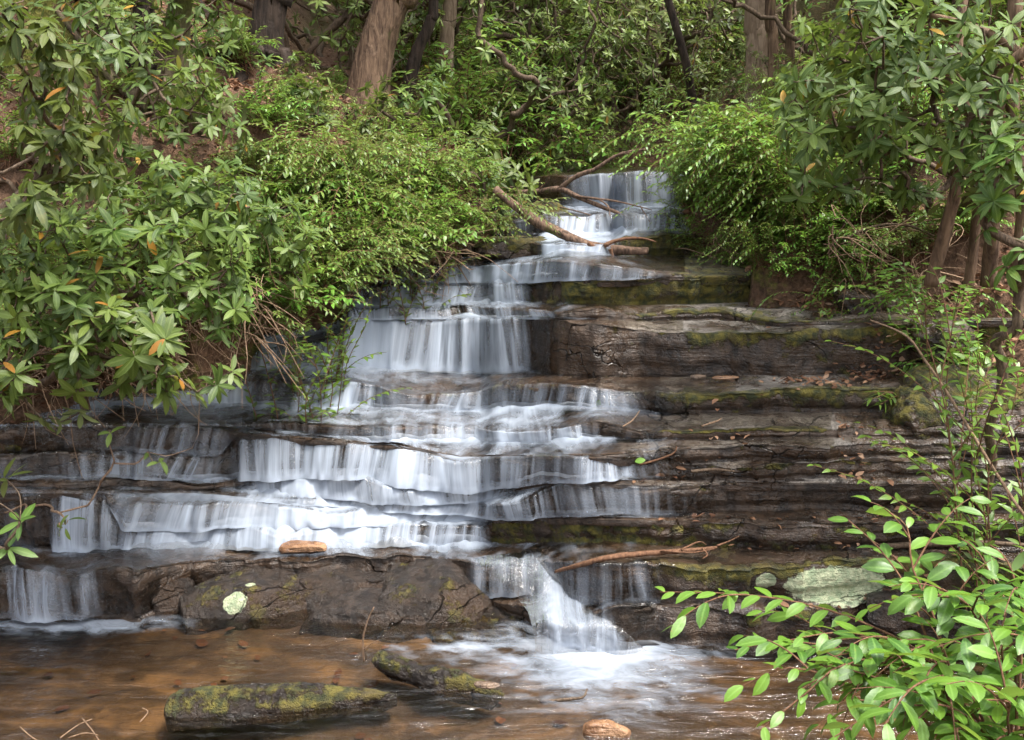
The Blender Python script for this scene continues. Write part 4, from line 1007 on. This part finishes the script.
A = gp(-60, 5.4); A[2] = max(A[2], 1.4)
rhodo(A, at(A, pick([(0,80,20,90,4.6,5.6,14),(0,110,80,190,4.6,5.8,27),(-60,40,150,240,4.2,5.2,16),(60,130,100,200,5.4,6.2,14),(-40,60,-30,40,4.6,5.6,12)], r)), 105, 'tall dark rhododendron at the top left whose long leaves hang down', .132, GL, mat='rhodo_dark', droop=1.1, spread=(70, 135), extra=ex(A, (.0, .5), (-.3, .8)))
A = gp(60, 8.2)
rhodo(A, at(A, pick([(70,170,-20,60,7.0,8.3,32),(110,240,50,130,7.0,8.2,27),(30,120,0,60,6.6,7.6,19),(180,240,60,110,7.6,8.4,9)], r)), 106, 'rhododendron growing on the steep mossy slope above the trail', .118, GL)
A = gp(-60, 5.2); A[2] = .9
rhodo(A, at(A, at_y(np.array([8, 20, -12, 5]), np.array([548, 521, 500, 478]), np.array([4.9, 4.9, 4.8, 5.0]))), 107, 'few large leaves poking in at the left edge beside the lowest curtain', .14, GL, second=.2, nl=(4, 6), r0=.009)
A = gp(-20, 5.9); A[2] = .8
rhodo(A, at(A, at_y(np.array([62, 148, 160, 200, 110, 68]), np.array([528, 452, 460, 384, 430, 520]), np.array([5.3, 5.5, 5.4, 5.5, 5.4, 5.3]))), 108, 'bare low twigs with a few drooping leaves in front of the lower curtains', .10, GL, second=.0, nl=(2, 4), wood='twig_dry', droop=1.2, r0=.007, rtip=.0025, sag=.22)
A = gp(200, 8.9)
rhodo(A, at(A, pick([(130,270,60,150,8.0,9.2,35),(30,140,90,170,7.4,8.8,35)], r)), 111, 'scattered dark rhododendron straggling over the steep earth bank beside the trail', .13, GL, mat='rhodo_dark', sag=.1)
A = gp(80, 9.6)
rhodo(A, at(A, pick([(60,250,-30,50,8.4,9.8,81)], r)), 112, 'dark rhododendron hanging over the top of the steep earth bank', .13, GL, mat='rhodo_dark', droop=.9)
sm = [rhodo((0, 0, 0), shell(22, np.random.RandomState(130+i), .5, .5, .1, .75, .4, i), 130+i, 'small rhododendron with stiff rosettes poking out of the dog hobble mass', .125, 'small rhododendrons among the dog hobble', second=.3) for i in range(2)]
for i, (px, Y, sc) in enumerate(((455,9.6,.9),(480,10.4,.9),(430,10.2,.9),(350,8.7,.8),(410,11.2,1.),(440,12.2,1.2),(300,8.3,.8),(385,10.4,.9),(330,9.8,.9),(500,11.6,1.))):
    o = sm[i] if i < 2 else dup(sm[i % 2], (0, 0, 0)); o.location = V(gp(px, Y)); o.rotation_euler = (0, 0, i*1.3); o.scale = (sc,)*3
# ---------------- dog hobble on the left bank, in front of the trees
GH = 'dog hobble shrubs massed on the left bank'
bankh = [hobble((0, 0, 0), 200+i, 'light green dog hobble shrub in the dense mass on the left bank', (34, 40, 30, 26)[i], (.5, 1.3), 1., (.15, -.25), (.07, .085, .062, .10)[i], (.030, .034, .026, .042)[i], ('hobble_cool', 'hobble', 'hobble_cool', 'hobble_cool')[i], GH, arch=(.3, .2, .4, .25)[i], side=(.6, 1., .8, .5)[i], kind=('lance', 'lance', 'lance', 'long')[i]) for i in range(4)]
rng = np.random.RandomState(7)
spots = []
for (x0, x1, y0, y1, n, dx) in ((290,440,9.2,11.2,14,0),(230,420,8.0,9.6,13,0),(360,455,8.6,10.0,8,0),(390,440,11,13,5,0),(200,330,7.6,8.6,5,0),(330,440,11.5,13,5,0)):
    for _ in range(n): spots.append((rng.uniform(x0, x1), rng.uniform(y0, y1)))
for k in range(44):
    Y = 6.9+2.2*(k+rng.uniform(0, 1))/44; spots.append((512+(xl(Y)-rng.uniform(.0, 1.0))*FPX/(Y*1.0), Y))
for i, (px, Y) in enumerate(spots):
    p = gp(px, Y); d = xl(Y)-p[0]
    if d < -.1: p[0] = xl(Y)-rng.uniform(.05, .5); p[2] = float(ground_z(p[0], Y))
    o = bankh[i] if i < 4 else dup(bankh[i % 4], p)
    ppx = 512+p[0]*FPX/(Y*CT-(p[2]-CAMH)*ST)
    ztop = CAMH+(145-np.interp(ppx, [200, 260, 330, 420, 455, 480, 510, 540], [180, 148, 116, 98, 118, 180, 235, 260])-8+rng.normal(0, 14))*Y/FPX
    sc_ = float(np.clip((ztop-p[2])/1.05, .42, rng.uniform(.75, 1.15)))
    o.location = V(p); o.rotation_euler = (0, 0, rng.uniform(0, 6.3)); o.scale = (sc_,)*3
for i, (px, row, Y) in enumerate(((235,345,6.85),(262,325,7.1),(290,322,7.3),(318,305,7.6),(345,290,7.95),(300,290,7.6),(262,285,7.3),(385,272,8.3),(345,268,8.0),(415,262,8.6),(445,255,8.9),(300,255,7.8),(470,247,9.2),(400,245,8.8),(360,240,8.5),(240,300,7.),(320,275,7.8),(430,238,9.2),(370,280,8.1),(340,305,7.7))):
    dup(bankh[i % 4], at_y(px, row, Y), rng.uniform(-.5, 1.2), rng.uniform(.5, .8))
# sprays hanging over the water from the left bank
A = gp(300, 7.5)
ends = at(A, at_y(np.array([342,352,330,365,300,318,280,372,260,240,310,350,290,270,355,385,330]), np.array([352,340,345,318,330,318,322,300,300,290,300,285,285,270,300,292,262]), np.array([6.9,7.,6.8,7.2,6.7,7.,6.7,7.4,6.6,6.5,7.,7.3,6.9,6.7,7.2,7.7,7.3])))
hobble(A, 220, 'dog hobble with long drooping sprays hanging in front of the main curtain', ends=ends, L=.075, gap=.036, mat='hobble', group=GL, arch=.18, side=1.1)
A = gp(395, 8.6)
ends = at(A, at_y(np.array([392,410,430,450,380,460,418,440,470,405]), np.array([262,268,262,255,272,245,255,245,240,240]), np.array([8.2,8.2,8.4,8.6,8.0,8.9,8.3,8.5,9.,8.3])))
hobble(A, 221, 'dog hobble trailing over the ledge just above the main curtain', ends=ends, L=.075, gap=.034, mat='hobble_cool', group=GL, arch=.2, side=1.)
# rosettes beside the log
A = gp(490, 10.6)
rhodo(A, at(A, pick([(495,532,165,215,9.8,10.8,19),(450,500,120,190,10,11.2,22)], r)), 110, 'small rhododendron with stiff rosettes standing beside the fallen log', .14, GL)
# ---------------- right bank
GR = 'shrubs of the right bank'
rightm = [hobble((0, 0, 0), 240+i, 'bright green dog hobble arching toward the stream from the right bank', (26, 22, 30)[i], (.5, 1.6), .8, (-.4, -.35), (.08, .095, .07)[i], (.034, .038, .03)[i], ('hobble', 'hobble', 'fresh')[i], GR, arch=(.45, .3, .5)[i], side=.9, start=.2) for i in range(3)]
rs = [(512+(xr(y_)+d_)*FPX/y_, y_) for y_, d_ in ((8.3,.02),(8.7,.05),(9.0,.02),(9.4,.03),(9.9,.05),(10.3,.05),(8.8,.2),(9.3,.25),(9.7,.15),(8.2,.15),(8.6,.3),(8.9,.1),(9.2,.4),(9.5,.15),(9.8,.45),(10.1,.1),(10.4,.4),(10.8,.2),(11.2,.3),(8.5,.7),(9.1,.9))]+[(702,10.6),(716,9.9),(738,9.4),(758,9.2),(775,10.2),(735,10.6),(760,11.4),(800,9.6),(700,11.6),(725,12.2),(790,8.7),(715,9.5),(770,9.8),(820,9.2)]
for i, (px, Y) in enumerate(rs):
    p = gp(px, Y)
    p[0] = max(p[0]+.12, xr(Y)+rng.uniform(.12, .4)); p[2] = float(ground_z(p[0], Y))
    o = rightm[i] if i < 3 else dup(rightm[i % 3], p)
    ztop = CAMH+(145-np.interp(p[0]*FPX/Y+512, [690, 760, 830], [158, 128, 140])+rng.normal(0, 16))*Y/FPX
    o.location = V(p); o.rotation_euler = (0, 0, rng.uniform(-.6, .6)); o.scale = (float(np.clip((ztop-p[2])/1.0, .4, rng.uniform(.7, 1.05))),)*3
for i, (px, row, Y) in enumerate(((704,264,9.4),(724,270,9.1),(750,277,8.8),(785,287,8.4),(712,250,9.7),(742,256,9.3),(770,266,8.9),(690,238,10.1),(690,215,10.8),(760,284,8.6),(810,292,8.2),(730,240,9.6),(795,275,8.5),(735,280,8.85),(775,290,8.45))):
    dup(rightm[i % 3], at_y(px, row, Y), rng.uniform(-.7, .7), rng.uniform(.32, .55))
# tall rhododendron tree at the right, with crooked trunks
A = gp(985, 6.9)
T = pick([(780,900,60,150,5.8,7.4,59),(840,1010,-30,70,5.4,7.2,59),(900,1020,60,180,5.4,6.8,46),(790,880,120,200,6.2,7.4,27),(1000,1080,0,200,5.2,6.6,24),(870,960,170,215,6.4,7.2,9),(800,850,20,100,6.8,8.0,19)], r)
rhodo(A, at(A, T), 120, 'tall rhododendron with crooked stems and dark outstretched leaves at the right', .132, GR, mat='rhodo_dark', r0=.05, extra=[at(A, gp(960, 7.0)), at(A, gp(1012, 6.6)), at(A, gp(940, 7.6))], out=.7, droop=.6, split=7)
rt = empty('rhododendron_shrub', gp(1000, 6.3), 'leafless crooked rhododendron trunks bending over at the right edge', 'shrub', GR)
b0 = np.array(rt.location)
for pts, rr in (([(930,285,6.4),(950,215,6.3),(965,150,6.2),(985,90,6.1),(1020,55,6.0),(1060,30,5.9)], (.045,.038,.036,.034,.03,.03)), ([(988,285,6.5),(992,220,6.4),(985,150,6.3),(1000,100,6.2),(1012,55,6.1),(990,35,6.0),(955,22,5.9),(930,15,5.9)], (.05,.045,.04,.036,.032,.026,.02,.012)),
                ([(1018,290,6.2),(1022,200,6.2),(1012,100,6.2),(1016,-20,6.2)], (.045,.04,.04,.04)), ([(968,290,6.6),(978,200,6.6),(972,130,6.6),(958,60,6.7),(966,-20,6.8)], (.035,.03,.03,.028))):
    b = Buf(); P = smooth(path_px(pts)-b0, 34); tube(b, P, np.interp(np.linspace(0, 1, 34), np.linspace(0, 1, len(rr)), rr), 10, .15, len(pts)); obj('stem', b.mesh('stem', M['bark_brown']), rt)
b = Buf(); whorls(b, path_px([(925,12,5.9),(960,16,5.9),(1000,28,6.0)])-b0, [[-.6,0,.5],[-.2,-.3,.8],[0,-.3,.8]], .15, (6, 9), 'long', r); obj('foliage', b.mesh('foliage', M['rhodo']), rt)
A = gp(1010, 6.0)
rhodo(A, at(A, pick([(975,1030,170,225,5.2,5.8,8),(990,1060,90,160,5.,5.6,8),(1000,1040,230,270,5.3,5.8,4)], r)), 121, 'rhododendron branch with big pale leaves hanging beside the right edge trunks', .14, GR, droop=1.)
# thin sapling with opposite leaves, lower right bank
A = gp(1040, 5.6); 
ends = at(A, at_y(np.array([925,940,960,985,1010,955,990,905,970]), np.array([300,325,290,275,300,345,340,268,375]), np.array([5.6,5.5,5.6,5.5,5.3,5.5,5.4,5.8,5.5])))
hobble(A, 260, 'spindly sapling with narrow bluish green leaves over the dark right bank shelf', ends=ends, L=.085, gap=.045, mat='hobble', group=GR, arch=.12, side=1.2, r0=.007)
wood('bare_stem', path_px([(1035,530,5.1),(1012,498,5.2),(985,455,5.4),(955,405,5.6),(925,360,5.8),(905,335,5.9),(870,320,6.1)]), (.010, .009, .008, .005), M['twig_dry'], 'long bare pale stem arching down to the right edge below the sapling', 'stem', sides=6)
A = bed_point(905, 402)+np.array([.1, 0, .02])
hobble(A, 261, 'sprig of narrow leaves sticking out above the shaggy mossy rock', ends=at(A, at_y(np.array([868, 872, 880]), np.array([400, 392, 405]), np.array([6.3, 6.4, 6.3]))), L=.12, gap=.03, mat='fresh', group=GR, arch=.1, side=0, wr=.10, base_r=.02, start=.5)
for i, (px, Y, s) in enumerate(((830,8.0,.6),(800,8.2,.55),(850,7.4,.5),(955,6.7,.6),(880,8.6,.8),(920,8.2,.8),(850,9.0,.9),(990,6.6,.7),(880,7.3,.5))):
    dup(rightm[i % 3], gp(px, Y), rng.uniform(0, 6), s, 'small dog hobble tuft rooted in the leaf litter of the right bank', 'dog hobble tufts in the leaf litter')
hl = []
for Y, n, x0, x1 in ((13.5, 7, 430, 560), (15.2, 12, 380, 900), (16.6, 14, 330, 960), (18.2, 14, 280, 1000), (20, 14, 200, 1040), (22.5, 12, 150, 1080), (12.2, 5, 760, 930)):
    hl += [(x0+(x1-x0)*(i+rng.uniform(0, 1))/n, Y+rng.uniform(-.6, .6)) for i in range(n)]
for px, Y in hl:
    if 730 < px < 800 and Y > 12.6: continue
    dup((bankh+rightm)[rng.randint(0, 7)], gp(px, Y), rng.uniform(0, 6.3), rng.uniform(.9, 1.5), 'pale green undergrowth shrub on the slope behind the falls', 'undergrowth shrubs on the slope behind the falls')
for i in range(18):
    px, Y = rng.uniform(790, 1010), rng.uniform(8.0, 11.)
    dup((rightm+bankh)[rng.randint(0, 7)], gp(px, Y), rng.uniform(0, 6.3), rng.uniform(.45, .75), 'small dog hobble tuft rooted in the leaf litter of the right bank', 'dog hobble tufts in the leaf litter')
def ground_hit(px, row, y0=5.8, y1=16):
    Y = np.linspace(y0, y1, 500); p = at_y(px, row, Y); g = ground_z(p[:, 0], p[:, 1]); k = np.argmax(p[:, 2] < g)
    return np.array([p[k, 0], p[k, 1], g[k]-.03])
for i, (px, row) in enumerate(((762,268),(780,282),(800,262),(775,246),(822,276),(812,240),(842,255),(790,228),(835,228),(860,236),(878,252),(858,215),(900,232),(925,250),(892,205),(945,225),(826,296),(915,278),(960,270))):
    dup((rightm+bankh)[i % 7], ground_hit(px, row), i*1.7, .34+.05*(i*7 % 5), 'small dog hobble tuft rooted in the leaf litter of the right bank', 'dog hobble tufts in the leaf litter')
for i, (px, row) in enumerate(((8,120),(14,170),(30,90),(250,75),(285,110),(262,132),(20,205),(305,120),(225,120),(240,55),(60,180),(110,110),(310,95))):
    dup(bankh[i % 4] if i % 2 else sm[i % 4 // 2], ground_hit(px, row, 6.5), i*1.3, .5+.06*(i*5 % 4), 'small green shrub rooted in the earth bank above the trail', 'small shrubs on the earth bank above the trail')
# ---------------- foreground shrub
A = np.array([1.75, 3.0, .75])
ends, Ls = [], None
for px, row, Y in ((848,520,3.6),(882,508,3.5),(660,592,3.7),(735,650,3.4),(735,690,3.1),(790,640,3.2),(800,690,2.9),(840,640,3.1),(955,535,3.4),(990,545,3.2),(1010,590,3.0),
                   (940,590,3.2),(900,640,3.0),(950,640,2.9),(1000,650,2.7),(860,700,2.7),(920,700,2.6),(980,700,2.5),(1020,620,2.8),(760,730,2.8),(830,740,2.6),(900,745,2.5),(960,745,2.45),(1015,700,2.5),
                   (820,665,3.0),(890,675,2.9)):
    ends.append(at_y(px, row, Y)-A)
hobble(A, 270, 'fresh green leafy shrub in the bottom right corner with reddish stems', ends=ends, L=.104, gap=.047, mat='fresh', arch=.22, side=1.15, wr=.195, kind='long', droop=.8, r0=.007, base_r=.3, start=.35)
# ---------------- thicket behind the falls
GT = 'rhododendrons of the thicket behind the falls'
def thick(seed, h, w, n, L=.125): 
    rg = np.random.RandomState(seed)
    return rhodo((0, 0, 0), shell(n, rg, w, w, .2, h, .4, seed), seed, 'rhododendron in the dense thicket behind the top of the falls', L, GT, 'rhodo_far', 'twig', .05, .004, (6, 9), 'mid', .6, .16, up=.5, out=.6, second=.5)
pro = [thick(300, 3.6, 1.8, 150), thick(301, 2.8, 1.6, 120), thick(302, 4.4, 1.8, 175), thick(303, 2.0, 1.4, 95)]
tsp = []
for Y, n, x0, x1 in ((15.2, 8, 360, 800), (16.8, 12, 260, 900), (17.8, 13, 180, 980), (19.5, 14, 120, 1040), (21.5, 14, 60, 1080), (24, 14, 20, 1100), (27, 15, 0, 1080), (31, 15, -40, 1100)):
    for i in range(n): tsp.append((x0+(x1-x0)*(i+rng.uniform(.1, .9))/n, Y+rng.uniform(-.6, .6), rng.randint(0, 4)))
for px, Y in ((570,14.6),(640,14.8),(520,13.8),(830,11.6),(880,10.8),(930,10.2),(980,9.6),(1030,9.0),(850,12.8),(900,12.),(470,13.2),(300,13.6),(240,14.2),(350,14.4),(180,12.5),(120,11.8),(60,11.),(0,10.2)):
    tsp.append((px, Y, rng.randint(0, 4)))
tsp = [t_ for t_ in tsp if not (725 < t_[0] < 815 and t_[1] < 17.5)]
low = [(525,12.9),(556,13.2),(585,13.3),(612,13.4),(640,13.3),(668,13.2),(700,12.9),(720,12.4),(742,12.2),(765,12.),(790,11.8),(815,11.5),(545,14.),(600,14.2),(655,14.1),(730,13.6),(775,13.2),(705,14.2),(840,10.9),(750,14.6)]
for i, (px, Y) in enumerate(low):
    p = gp(px, Y, -.05); q = dup((pro+sm)[i % 6] if i % 3 else rightm[i % 2], p, rng.uniform(0, 6.3), 1., 'low shrub at the foot of the thicket behind the top of the falls', 'low shrubs at the foot of the thicket')
    h_ = {0: 3.6, 1: 2.8, 2: 4.4, 3: 2., 4: .9, 5: .9}[i % 6] if i % 3 else 1.1
    zt = CAMH+(145-np.interp(px, [520, 600, 700, 740, 840], [118, 132, 100, 92, 80])+rng.normal(0, 12))*Y/FPX
    q.scale = (float(np.clip((zt-p[2])/h_, .3, 1.3)),)*3
for i, (px, Y, v_) in enumerate(tsp):
    o = pro[i] if i < 4 else dup(pro[v_], (0, 0, 0))
    o.location = V(gp(px, Y, -.1)); o.rotation_euler = (0, 0, rng.uniform(0, 6.3)); o.scale = (rng.uniform(.8, 1.15),)*3
    if 560 < px < 690 and Y < 15: o.scale = (.62,)*3
# ------------------------------------------------------------------ trees
def crown_mesh(seed, n=230):
    rg = np.random.RandomState(seed); b = Buf()
    P = shell(n, rg, 2.3, 2.3, -1.2, 2.2, .5, seed)
    whorls(b, P, unit(P+np.array([0, 0, 1.])), .17, (5, 8), 'mid', rg, .5, .24)
    return b.mesh('crown', M['crown'])
CR = [crown_mesh(400), crown_mesh(401)]
def tree(pts, rr, mat, label, crown_h, seed, name='tree', group=None, roots=0, flare=1.7, kids=(), limb=True):
    base = path_px([pts[0]])[0]; g = float(ground_z(base[0], base[1])); 
    rt = empty(name, (base[0], base[1], g-.05), label, 'tree', group); b0 = np.array(rt.location)
    P = path_px(pts)-b0; P[0][2] = 0
    d = unit(P[-1]-P[-2]); top = np.array([P[-1][0]+d[0]*1.2, P[-1][1], crown_h])
    P = np.vstack([P, (P[-1]+top)/2, top]); n = 70; P = smooth(P, n)
    r = np.interp(np.linspace(0, 1, n), np.linspace(0, 1, len(rr)), rr); r *= 1+(flare-1)*np.exp(-(P[:, 2]-P[0, 2])/.28)
    b = Buf(); tube(b, P, r*.84, 28, .06, seed); obj('trunk', b.mesh('trunk', M[mat]), rt)
    rg = np.random.RandomState(seed)
    for k in range(roots):
        a = rg.uniform(PI*1.0, PI*2.0); l = rg.uniform(.5, 1.3); q = [[math.cos(a)*r[0]*.6, math.sin(a)*r[0]*.6, .22]]
        for s in np.linspace(.3, 1, 5):
            x, y = b0[0]+math.cos(a+.3*s*rg.normal())*l*s+0, b0[1]+math.sin(a)*l*s
            q.append([x-b0[0], y-b0[1], float(ground_z(x, y))-b0[2]+.035*(1-s)])
        bb = Buf(); tube(bb, smooth(q, 22), np.linspace(r[0]*.28, .02, 22), 9, .2, k); obj('root', bb.mesh('root', M[mat]), rt)
    if limb:
        for k in range(4):
            i = rg.randint(int(n*.55), int(n*.85)); a = rg.uniform(0, 6.3); l = rg.uniform(1., 2.)
            bb = Buf(); tube(bb, smooth(curve(P[i], P[i]+np.array([math.cos(a)*l, math.sin(a)*l, l*.7]), (0, 0, -.1), 5, .05, rg), 16), np.linspace(r[i]*.45, .015, 16), 7, .1, k); obj('limb', bb.mesh('limb', M[mat]), rt)
        c = obj('crown', CR[seed % 2], rt); c.location = V(P[-1]); c.rotation_euler = (0, 0, rg.uniform(0, 6)); c.scale = (1.15,)*3
    return rt
tree([(268,92,11.6),(266,40,11.6),(272,0,11.6),(278,-60,11.6)], (.24,.21,.20,.19,.15,.08), 'bark_dark', 'dark straight tree trunk with spreading roots at the end of the trail', 12.0, 500, roots=6, flare=1.55)
tree([(365,104,12.2),(376,50,12.2),(392,0,12.2),(408,-60,12.2)], (.30,.25,.23,.21,.16,.08), 'bark_brown', 'leaning brown tree trunk with furrowed bark on the left bank', 12.5, 501, flare=1.3)
tree([(170,60,9.4),(178,20,9.3),(186,-20,9.2),(190,-80,9.2)], (.15,.12,.11,.10,.09,.05), 'bark_moss', 'mossy tree trunk rooted on the steep slope above the trail', 11.5, 502, roots=4, flare=1.9)
tree([(152,70,9.6),(146,20,9.6),(140,-30,9.6)], (.15,.12,.11,.10,.06), 'bark_dark', 'dark tree trunk standing just behind the mossy slope trunk', 11.2, 503, roots=2)
tree([(398,86,13.0),(416,55,13.),(430,22,13.),(434,-30,13.)], (.11,.085,.075,.06,.03), 'bark_dark', 'thin black leaning tree behind the furrowed brown trunk', 10.5, 504, flare=1.2)
tree([(445,80,14.6),(447,30,14.6),(450,-20,14.6)], (.14,.12,.11,.10,.06), 'bark_pale', 'pale slim tree trunk half hidden in the thicket', 12.5, 505, flare=1.2)
tree([(698,165,13.4),(694,110,13.4),(684,55,13.3),(668,0,13.3),(655,-50,13.3)], (.075,.066,.06,.055,.05,.03), 'bark_dark', 'slender dark tree leaning left above the top of the falls', 10.5, 506, flare=1.3)
tree([(758,95,12.4),(757,40,12.4),(756,-30,12.4)], (.165,.15,.14,.13,.08), 'bark_pale', 'thick pale tree trunk in the thicket at the upper right', 13.0, 507, flare=1.3)
tree([(776,95,11.9),(773,40,11.9),(771,-30,11.9)], (.08,.072,.07,.065,.04), 'bark_brown', 'dark narrow tree trunk touching the thick pale trunk', 12.0, 508, flare=1.2)
tree([(792,90,12.8),(790,40,12.8),(789,-30,12.8)], (.075,.068,.066,.06,.04), 'bark_brown', 'slim brown tree trunk just right of the paired trunks', 12.5, 509, flare=1.2)
# exposed roots where the trail meets the dark tree
rt = empty('tree_roots', (0, 0, 0), 'bare pale roots crossing the trail beside the dark straight tree', 'roots')
for k, pts in enumerate(([(276,84,11.8),(292,92,11.5),(308,100,11.2),(318,104,11.)], [(280,76,12.2),(300,82,12.),(314,90,11.8)], [(284,96,11.3),(300,104,11.),(312,108,10.8)], [(290,74,12.5),(304,76,12.3),(318,84,12.1)])):
    b = Buf(); tube(b, smooth(path_px(pts), 20), np.linspace(.06, .025, 20), 8, .25, k); obj('root', b.mesh('root', M['log_pale']), rt)
# brown hanging rootlets and dry twigs under the overhanging banks
def dry_tangle(loc, rects, n, seed, label):
    rg = np.random.RandomState(seed); rt = empty('dry_twig_tangle', loc, label, 'twigs'); b = Buf(); l0 = np.asarray(loc)
    for x0, x1, r0, r1, y0, y1, m in rects:
        for _ in range(m):
            px, rw, Y = rg.uniform(x0, x1), rg.uniform(r0, r1), rg.uniform(y0, y1)
            p = at_y(px, rw, Y)-l0; d = np.array([rg.normal(.25, .4), rg.normal(-.2, .3), rg.normal(-.25, .35)]); l = rg.uniform(.18, .6)
            tube(b, smooth(curve(p, p+unit(d)*l, rg.normal(0, .08, 3)+np.array([0, 0, .06]), 5, .012, rg), 9), np.linspace(rg.uniform(.003, .007), .0015, 9), 4, 0, 0, cap=False)
    o = obj('twigs', b.mesh('twigs', M['twig_dry']), rt); o['kind'] = 'stuff'
    b = Buf(); tube(b, smooth(curve((-.2, 0, 0), (.4, -.2, .05), (0, 0, .1), 5), 14), np.linspace(.016, .006, 14), 6, .1); obj('stem', b.mesh('stem', M['twig']), rt)
dry_tangle(at_y(220, 300, 6.7), [(170,260,285,345,6.4,6.9,110),(90,180,300,370,5.9,6.5,60)], 0, 600, 'tangle of dry orange brown twigs under the left bank shrubs')
dry_tangle(at_y(40, 370, 5.9), [(0,110,335,400,5.5,6.1,60)], 0, 601, 'dark dry twigs under the low rhododendron at the left edge')
dry_tangle(at_y(760, 250, 8.8), [(715,800,235,275,8.5,9.2,110)], 0, 602, 'straw coloured dry stems under the bright dog hobble on the right bank')
dry_tangle(at_y(870, 240, 7.6), [(820,960,215,300,7.0,8.0,80)], 0, 603, 'dead twigs strewn over the leaf litter of the right bank')
dry_tangle(at_y(430, 250, 8.9), [(370,470,240,268,8.4,9.2,70)], 0, 604, 'dry hanging stems under the dog hobble above the main curtain')
# ------------------------------------------------------------------ camera, light
cam = bpy.data.cameras.new('camera'); co_ = bpy.data.objects.new('camera', cam); COL.objects.link(co_)
cam.sensor_width = 36; cam.lens = FPX/1024*36; cam.clip_end = 500; cam.clip_start = .05
co_.location = (0, 0, CAMH); co_.rotation_euler = (PI/2-PITCH, 0, 0)
S.camera = co_
wd = bpy.data.worlds.new('World'); S.world = wd; wd.use_nodes = True
nt = wd.node_tree; bg = nt.nodes['Background']
sky = nt.nodes.new('ShaderNodeTexSky'); sky.sky_type = 'NISHITA'; sky.sun_disc = False
SUN_EL, SUN_AZ = math.radians(66), math.radians(115)      # azimuth from +Y towards +X
sky.sun_elevation = SUN_EL; sky.sun_rotation = SUN_AZ; sky.dust_density = 4; sky.air_density = 1.; sky.ozone_density = .8
hs = nt.nodes.new('ShaderNodeHueSaturation'); hs.inputs['Saturation'].default_value = .3
nt.links.new(sky.outputs[0], hs.inputs['Color']); nt.links.new(hs.outputs[0], bg.inputs[0])
bg.inputs[1].default_value = .125
sl = bpy.data.lights.new('sun', 'SUN'); sl.energy = 1.35; sl.angle = math.radians(11); sl.color = (1, .95, .87)
so = bpy.data.objects.new('sun', sl); COL.objects.link(so)
dv = Vector((math.sin(SUN_AZ)*math.cos(SUN_EL), math.cos(SUN_AZ)*math.cos(SUN_EL), math.sin(SUN_EL)))
so.rotation_euler = dv.to_track_quat('Z', 'Y').to_euler(); so.location = (0, 0, 20)
vs = S.view_settings; vs.view_transform = 'Standard'; vs.look = 'None'; vs.gamma = 1; vs.exposure = 2.15; vs.use_curve_mapping = False
cy = S.cycles; cy.use_denoising = True
try: cy.denoiser = 'OPENIMAGEDENOISE'; cy.denoising_input_passes = 'RGB_ALBEDO_NORMAL'
except Exception: pass
cy.max_bounces = 8; cy.diffuse_bounces = 3; cy.glossy_bounces = 3; cy.transmission_bounces = 4; cy.transparent_max_bounces = 12
cy.caustics_reflective = False; cy.caustics_refractive = False; cy.sample_clamp_indirect = 6
S.render.film_transparent = False
